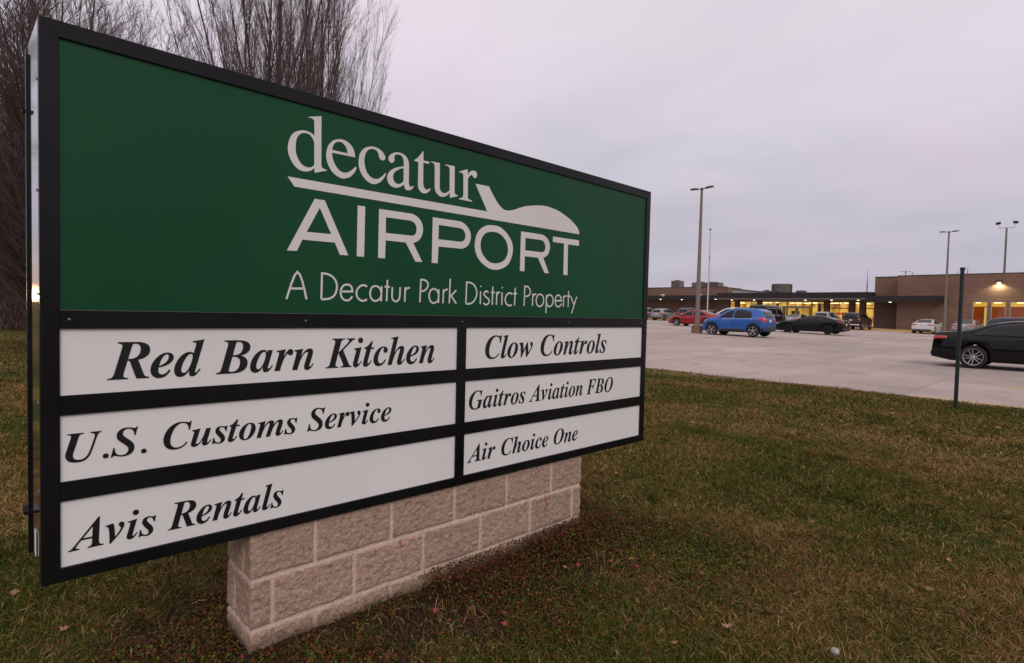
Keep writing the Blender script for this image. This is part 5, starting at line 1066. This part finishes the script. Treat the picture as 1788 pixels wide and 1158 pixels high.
parts_ = [blades(420000, 1.2, 4.2, .046, .0030, 1), blades(420000, 4.2, 7.5, .046, .0042, 2), blades(430000, 7.5, 13.5, .046, .0068, 3), blades(170000, 13.5, 30, .05, .016, 4)]
o = 0; Vs, Fs, Cs = [], [], []
for V, F, C in parts_: Vs.append(V); Fs.append(F + o); Cs.append(C); o += len(V)
me = npmesh('turf', np.concatenate(Vs), np.concatenate(Fs)); vcol(me, 'tone', np.concatenate(Cs)); print('blades', len(me.vertices) // 5)
M_blade = attrmat('grass_blades', 'tone', rough=.85, spec=.08, scale=30, v=.15)
tag(link('grass', me, M_blade), 'patchy green and straw-coloured winter lawn grass', 'grass', kind='stuff')

# low weeds over the bare soil at the foot of the sign
def weeds(n_try, seed):
    R = np.random.default_rng(seed); x = R.uniform(-3.4, -1.0, n_try); y = R.uniform(-.2, 4.2, n_try); w = bedw(x, y)
    f = fbm(x * 3.1, y * 3.1, 88, 3); gx = np.exp(-(((x + 1.55) / .42) ** 2 + ((y - 3.0) / .55) ** 2)) * .65 + np.exp(-(((x + 1.62) / .22) ** 2 + ((y - 1.15) / .5) ** 2)) * .55
    near = np.exp(-((x + 2.2) / .16) ** 2) * (y > 1.6) * (y < 3.0) * 1.1
    keep = (R.random(n_try) < (w * sstep(f, .38, .62) * .75 + gx * .8 + near * .6)) & ~((x < -2.33) & (x > -2.65) & (y > .78) & (y < 2.89)); x, y, gx, near, f = x[keep], y[keep], gx[keep], near[keep], f[keep]; n = len(x)
    z = lawn_z(x, y) + R.uniform(.0, 1, n) ** 1.4 * (.035 + .105 * near + .02 * gx); az = R.uniform(-pi, pi, n); t = R.uniform(-.9, .9, n); L_ = R.uniform(.004, .009, n)
    u = np.stack([np.cos(az) * np.cos(t), np.sin(az) * np.cos(t), np.sin(t)], 1); r = np.stack([-np.sin(az), np.cos(az), R.uniform(-.6, .6, n)], 1); r /= np.linalg.norm(r, axis=1)[:, None]
    p = np.stack([x, y, z], 1); a = p - u * L_[:, None]; b = p + u * L_[:, None]; V = np.stack([a, p + r * L_[:, None] * .62 - u * L_[:, None] * .1, p + r * L_[:, None] * .45 + u * L_[:, None] * .6, b, p - r * L_[:, None] * .45 + u * L_[:, None] * .6, p - r * L_[:, None] * .62 - u * L_[:, None] * .1], 1).reshape(-1, 3)
    F = (6 * np.arange(n)[:, None] + np.arange(6)[None])
    G = np.array([[.055, .105, .010], [.095, .130, .016], [.040, .062, .014], [.120, .090, .024]])[R.integers(0, 4, n)]; B = np.array([[.070, .032, .016], [.090, .036, .018], [.042, .021, .013], [.180, .052, .022], [.066, .046, .016]])[R.integers(0, 5, n)]
    isg = R.random(n) < np.clip(.24 + gx * .75 - near * .15, 0, .92); C = np.where(isg[:, None], G, B) * R.uniform(.7, 1.25, n)[:, None]
    return V, F, np.repeat(C, 6, 0)
V, F, C = weeds(420000, 9); me = npmesh('weeds', V, F); vcol(me, 'tone', C)
tag(link('weeds', me, M_blade), 'low creeping green and russet weeds along the foot of the block base', 'weeds', kind='stuff')

# ------------------------------------------------------------ fallen leaves, the ball
def leaf_mesh(seed, size, col):
    R = random.Random(seed); bm = bmesh.new(); out_ = []; lobes = 7
    for k in range(4 * lobes + 1):
        u = k / (4 * lobes); a = pi * (2 * u); r = (.34 + .30 * abs(sin(a * lobes / 2)) ** 1.4) * (1 - .28 * abs(cos(a))) * R.uniform(.85, 1.1)
        out_.append((cos(a) * r * 1.45, sin(a) * r))
    c = bm.verts.new((0, 0, 0)); vs = []
    for x, y in out_[:-1]: vs.append(bm.verts.new((x * size, y * size, 0)))
    md = [bm.verts.new((x * size * .5, y * size * .5, 0)) for x, y in out_[:-1]]
    n = len(vs)
    for k in range(n): j = (k + 1) % n; bm.faces.new((vs[k], vs[j], md[j], md[k])); bm.faces.new((md[k], md[j], c))
    cu = R.uniform(2.5, 6) / size * .10
    for v in bm.verts: v.co.z = v.co.y ** 2 * cu * 1.3 + v.co.x ** 2 * cu * .5 * R.uniform(.6, 1.1) + R.uniform(-.03, .03) * size + .012
    tube(bm, [(-.6 * size, 0, .012), (-.95 * size, .05 * size, .014), (-1.15 * size, .02 * size, .022)], .0012, 4)
    me = bpy.data.meshes.new('fallen_leaf'); bm.to_mesh(me); bm.free(); me.materials.append(col); return me
LM = [mat('dry_orange_leaf', (.36, .150, .070), .7, noise=.25, scale=30), mat('dry_brown_leaf', (.22, .10, .055), .75, noise=.25, scale=30), mat('pale_tan_leaf', (.42, .25, .15), .7, noise=.2, scale=30), mat('small_red_leaf', (.32, .045, .035), .7, noise=.2, scale=30)]
LV = [leaf_mesh(1, .052, LM[0]), leaf_mesh(2, .045, LM[1]), leaf_mesh(3, .050, LM[2]), leaf_mesh(4, .022, LM[3]), leaf_mesh(5, .030, LM[0])]
def leafat(px, py, v, s=1.0, label=None):
    d = CR @ np.array([(px - 894) / 990, -(py - 579) / 990, -1]); k = -CZ / d[2]; x, y = d[0] * k, d[1] * k
    o = bpy.data.objects.new('fallen_leaf', LV[v]); COL.objects.link(o); o.location = (x, y, float(lawn_z(np.array(x), np.array(y))) + .022)
    o.rotation_euler = (random.uniform(-.5, .5), random.uniform(-.5, .5), random.uniform(0, 6.3)); o.scale = (s, s, s)
    tag(o, label or ('small red leaf lying in the bare soil by the block base' if v == 3 else 'dry orange-brown leaf lying on the lawn'), 'leaf', 'small red leaves by the base' if v == 3 else 'fallen leaves scattered on the lawn')
leafat(1429, 857, 0, 1.25, 'largest pale orange leaf, lobed, in the middle of the right-hand lawn')
leafat(1344, 1084, 0, .95, 'ragged orange leaf near the bottom edge, right of centre')
leafat(1270, 1107, 2, .8, 'upright tan leaf just left of the ragged orange one'); leafat(1622, 1045, 1, .9, 'dark brown leaf at the lower right of the lawn')
leafat(25, 1045, 2, .62, 'curled tan leaf at the lower left beside the sign'); leafat(112, 1110, 0, .6, 'orange leaf below the lower left corner of the sign')
leafat(1458 - 280, 1134, 2, .6)
for px, py, v, s in ((1467, 740, 0, 1.0), (1481, 745, 1, .9), (1558, 727, 0, 1.0), (1551, 702, 2, .9), (1410, 770, 0, .9), (1403, 824, 0, .7), (1321, 969, 1, .8), (1743, 753, 0, 1.1), (1555, 768, 1, .9), (1102, 987, 4, 1), (1137, 988, 4, 1), (1075, 833, 0, .8), (1052, 860, 1, .8), (1290, 905, 4, .9), (1690, 830, 4, 1), (1760, 900, 1, .8), (1225, 1010, 4, .8), (1500, 1090, 1, .6), (1180, 745, 4, 1.2), (60, 700, 4, 1.2), (1655, 990, 4, .8), (812, 1050, 1, .55), (985, 1000, 4, .8), (1690, 1080, 1, .6), (1380, 1000, 4, .7)):
    leafat(px, py, v, s)
for px, py in ((836, 1040), (890, 985), (950, 965), (955, 1040), (1008, 1045), (905, 1010), (760, 1075), (225, 1112), (243, 1077), (205, 1128), (1065, 990), (840, 1005), (1010, 995), (1110, 1000), (880, 1100), (920, 950)): leafat(px, py, 3, random.uniform(.7, 1.2))
d = CR @ np.array([(1458 - 894) / 990, -(1137 - 579) / 990, -1]); k = -(CZ - .02) / d[2]
bm = bmesh.new(); bmesh.ops.create_icosphere(bm, subdivisions=4, radius=.0195)
gold = [Vector((math.sqrt(1 - (1 - 2 * (i + .5) / 150) ** 2) * cos(i * 2.39996), math.sqrt(1 - (1 - 2 * (i + .5) / 150) ** 2) * sin(i * 2.39996), 1 - 2 * (i + .5) / 150)) for i in range(150)]
for v in bm.verts:
    n_ = v.co.normalized(); dd = min((n_ - g_).length for g_ in gold); v.co = n_ * (.0195 - .0007 * max(0, 1 - dd / .11))
o = bmobj('ball', bm, mat('weathered_white_ball', (.42, .42, .40), .5, noise=.15, scale=40), smooth=True); o.location = (d[0] * k, d[1] * k, .014)
tag(o, 'small weathered white ball half sunk in the grass at the bottom', 'ball')
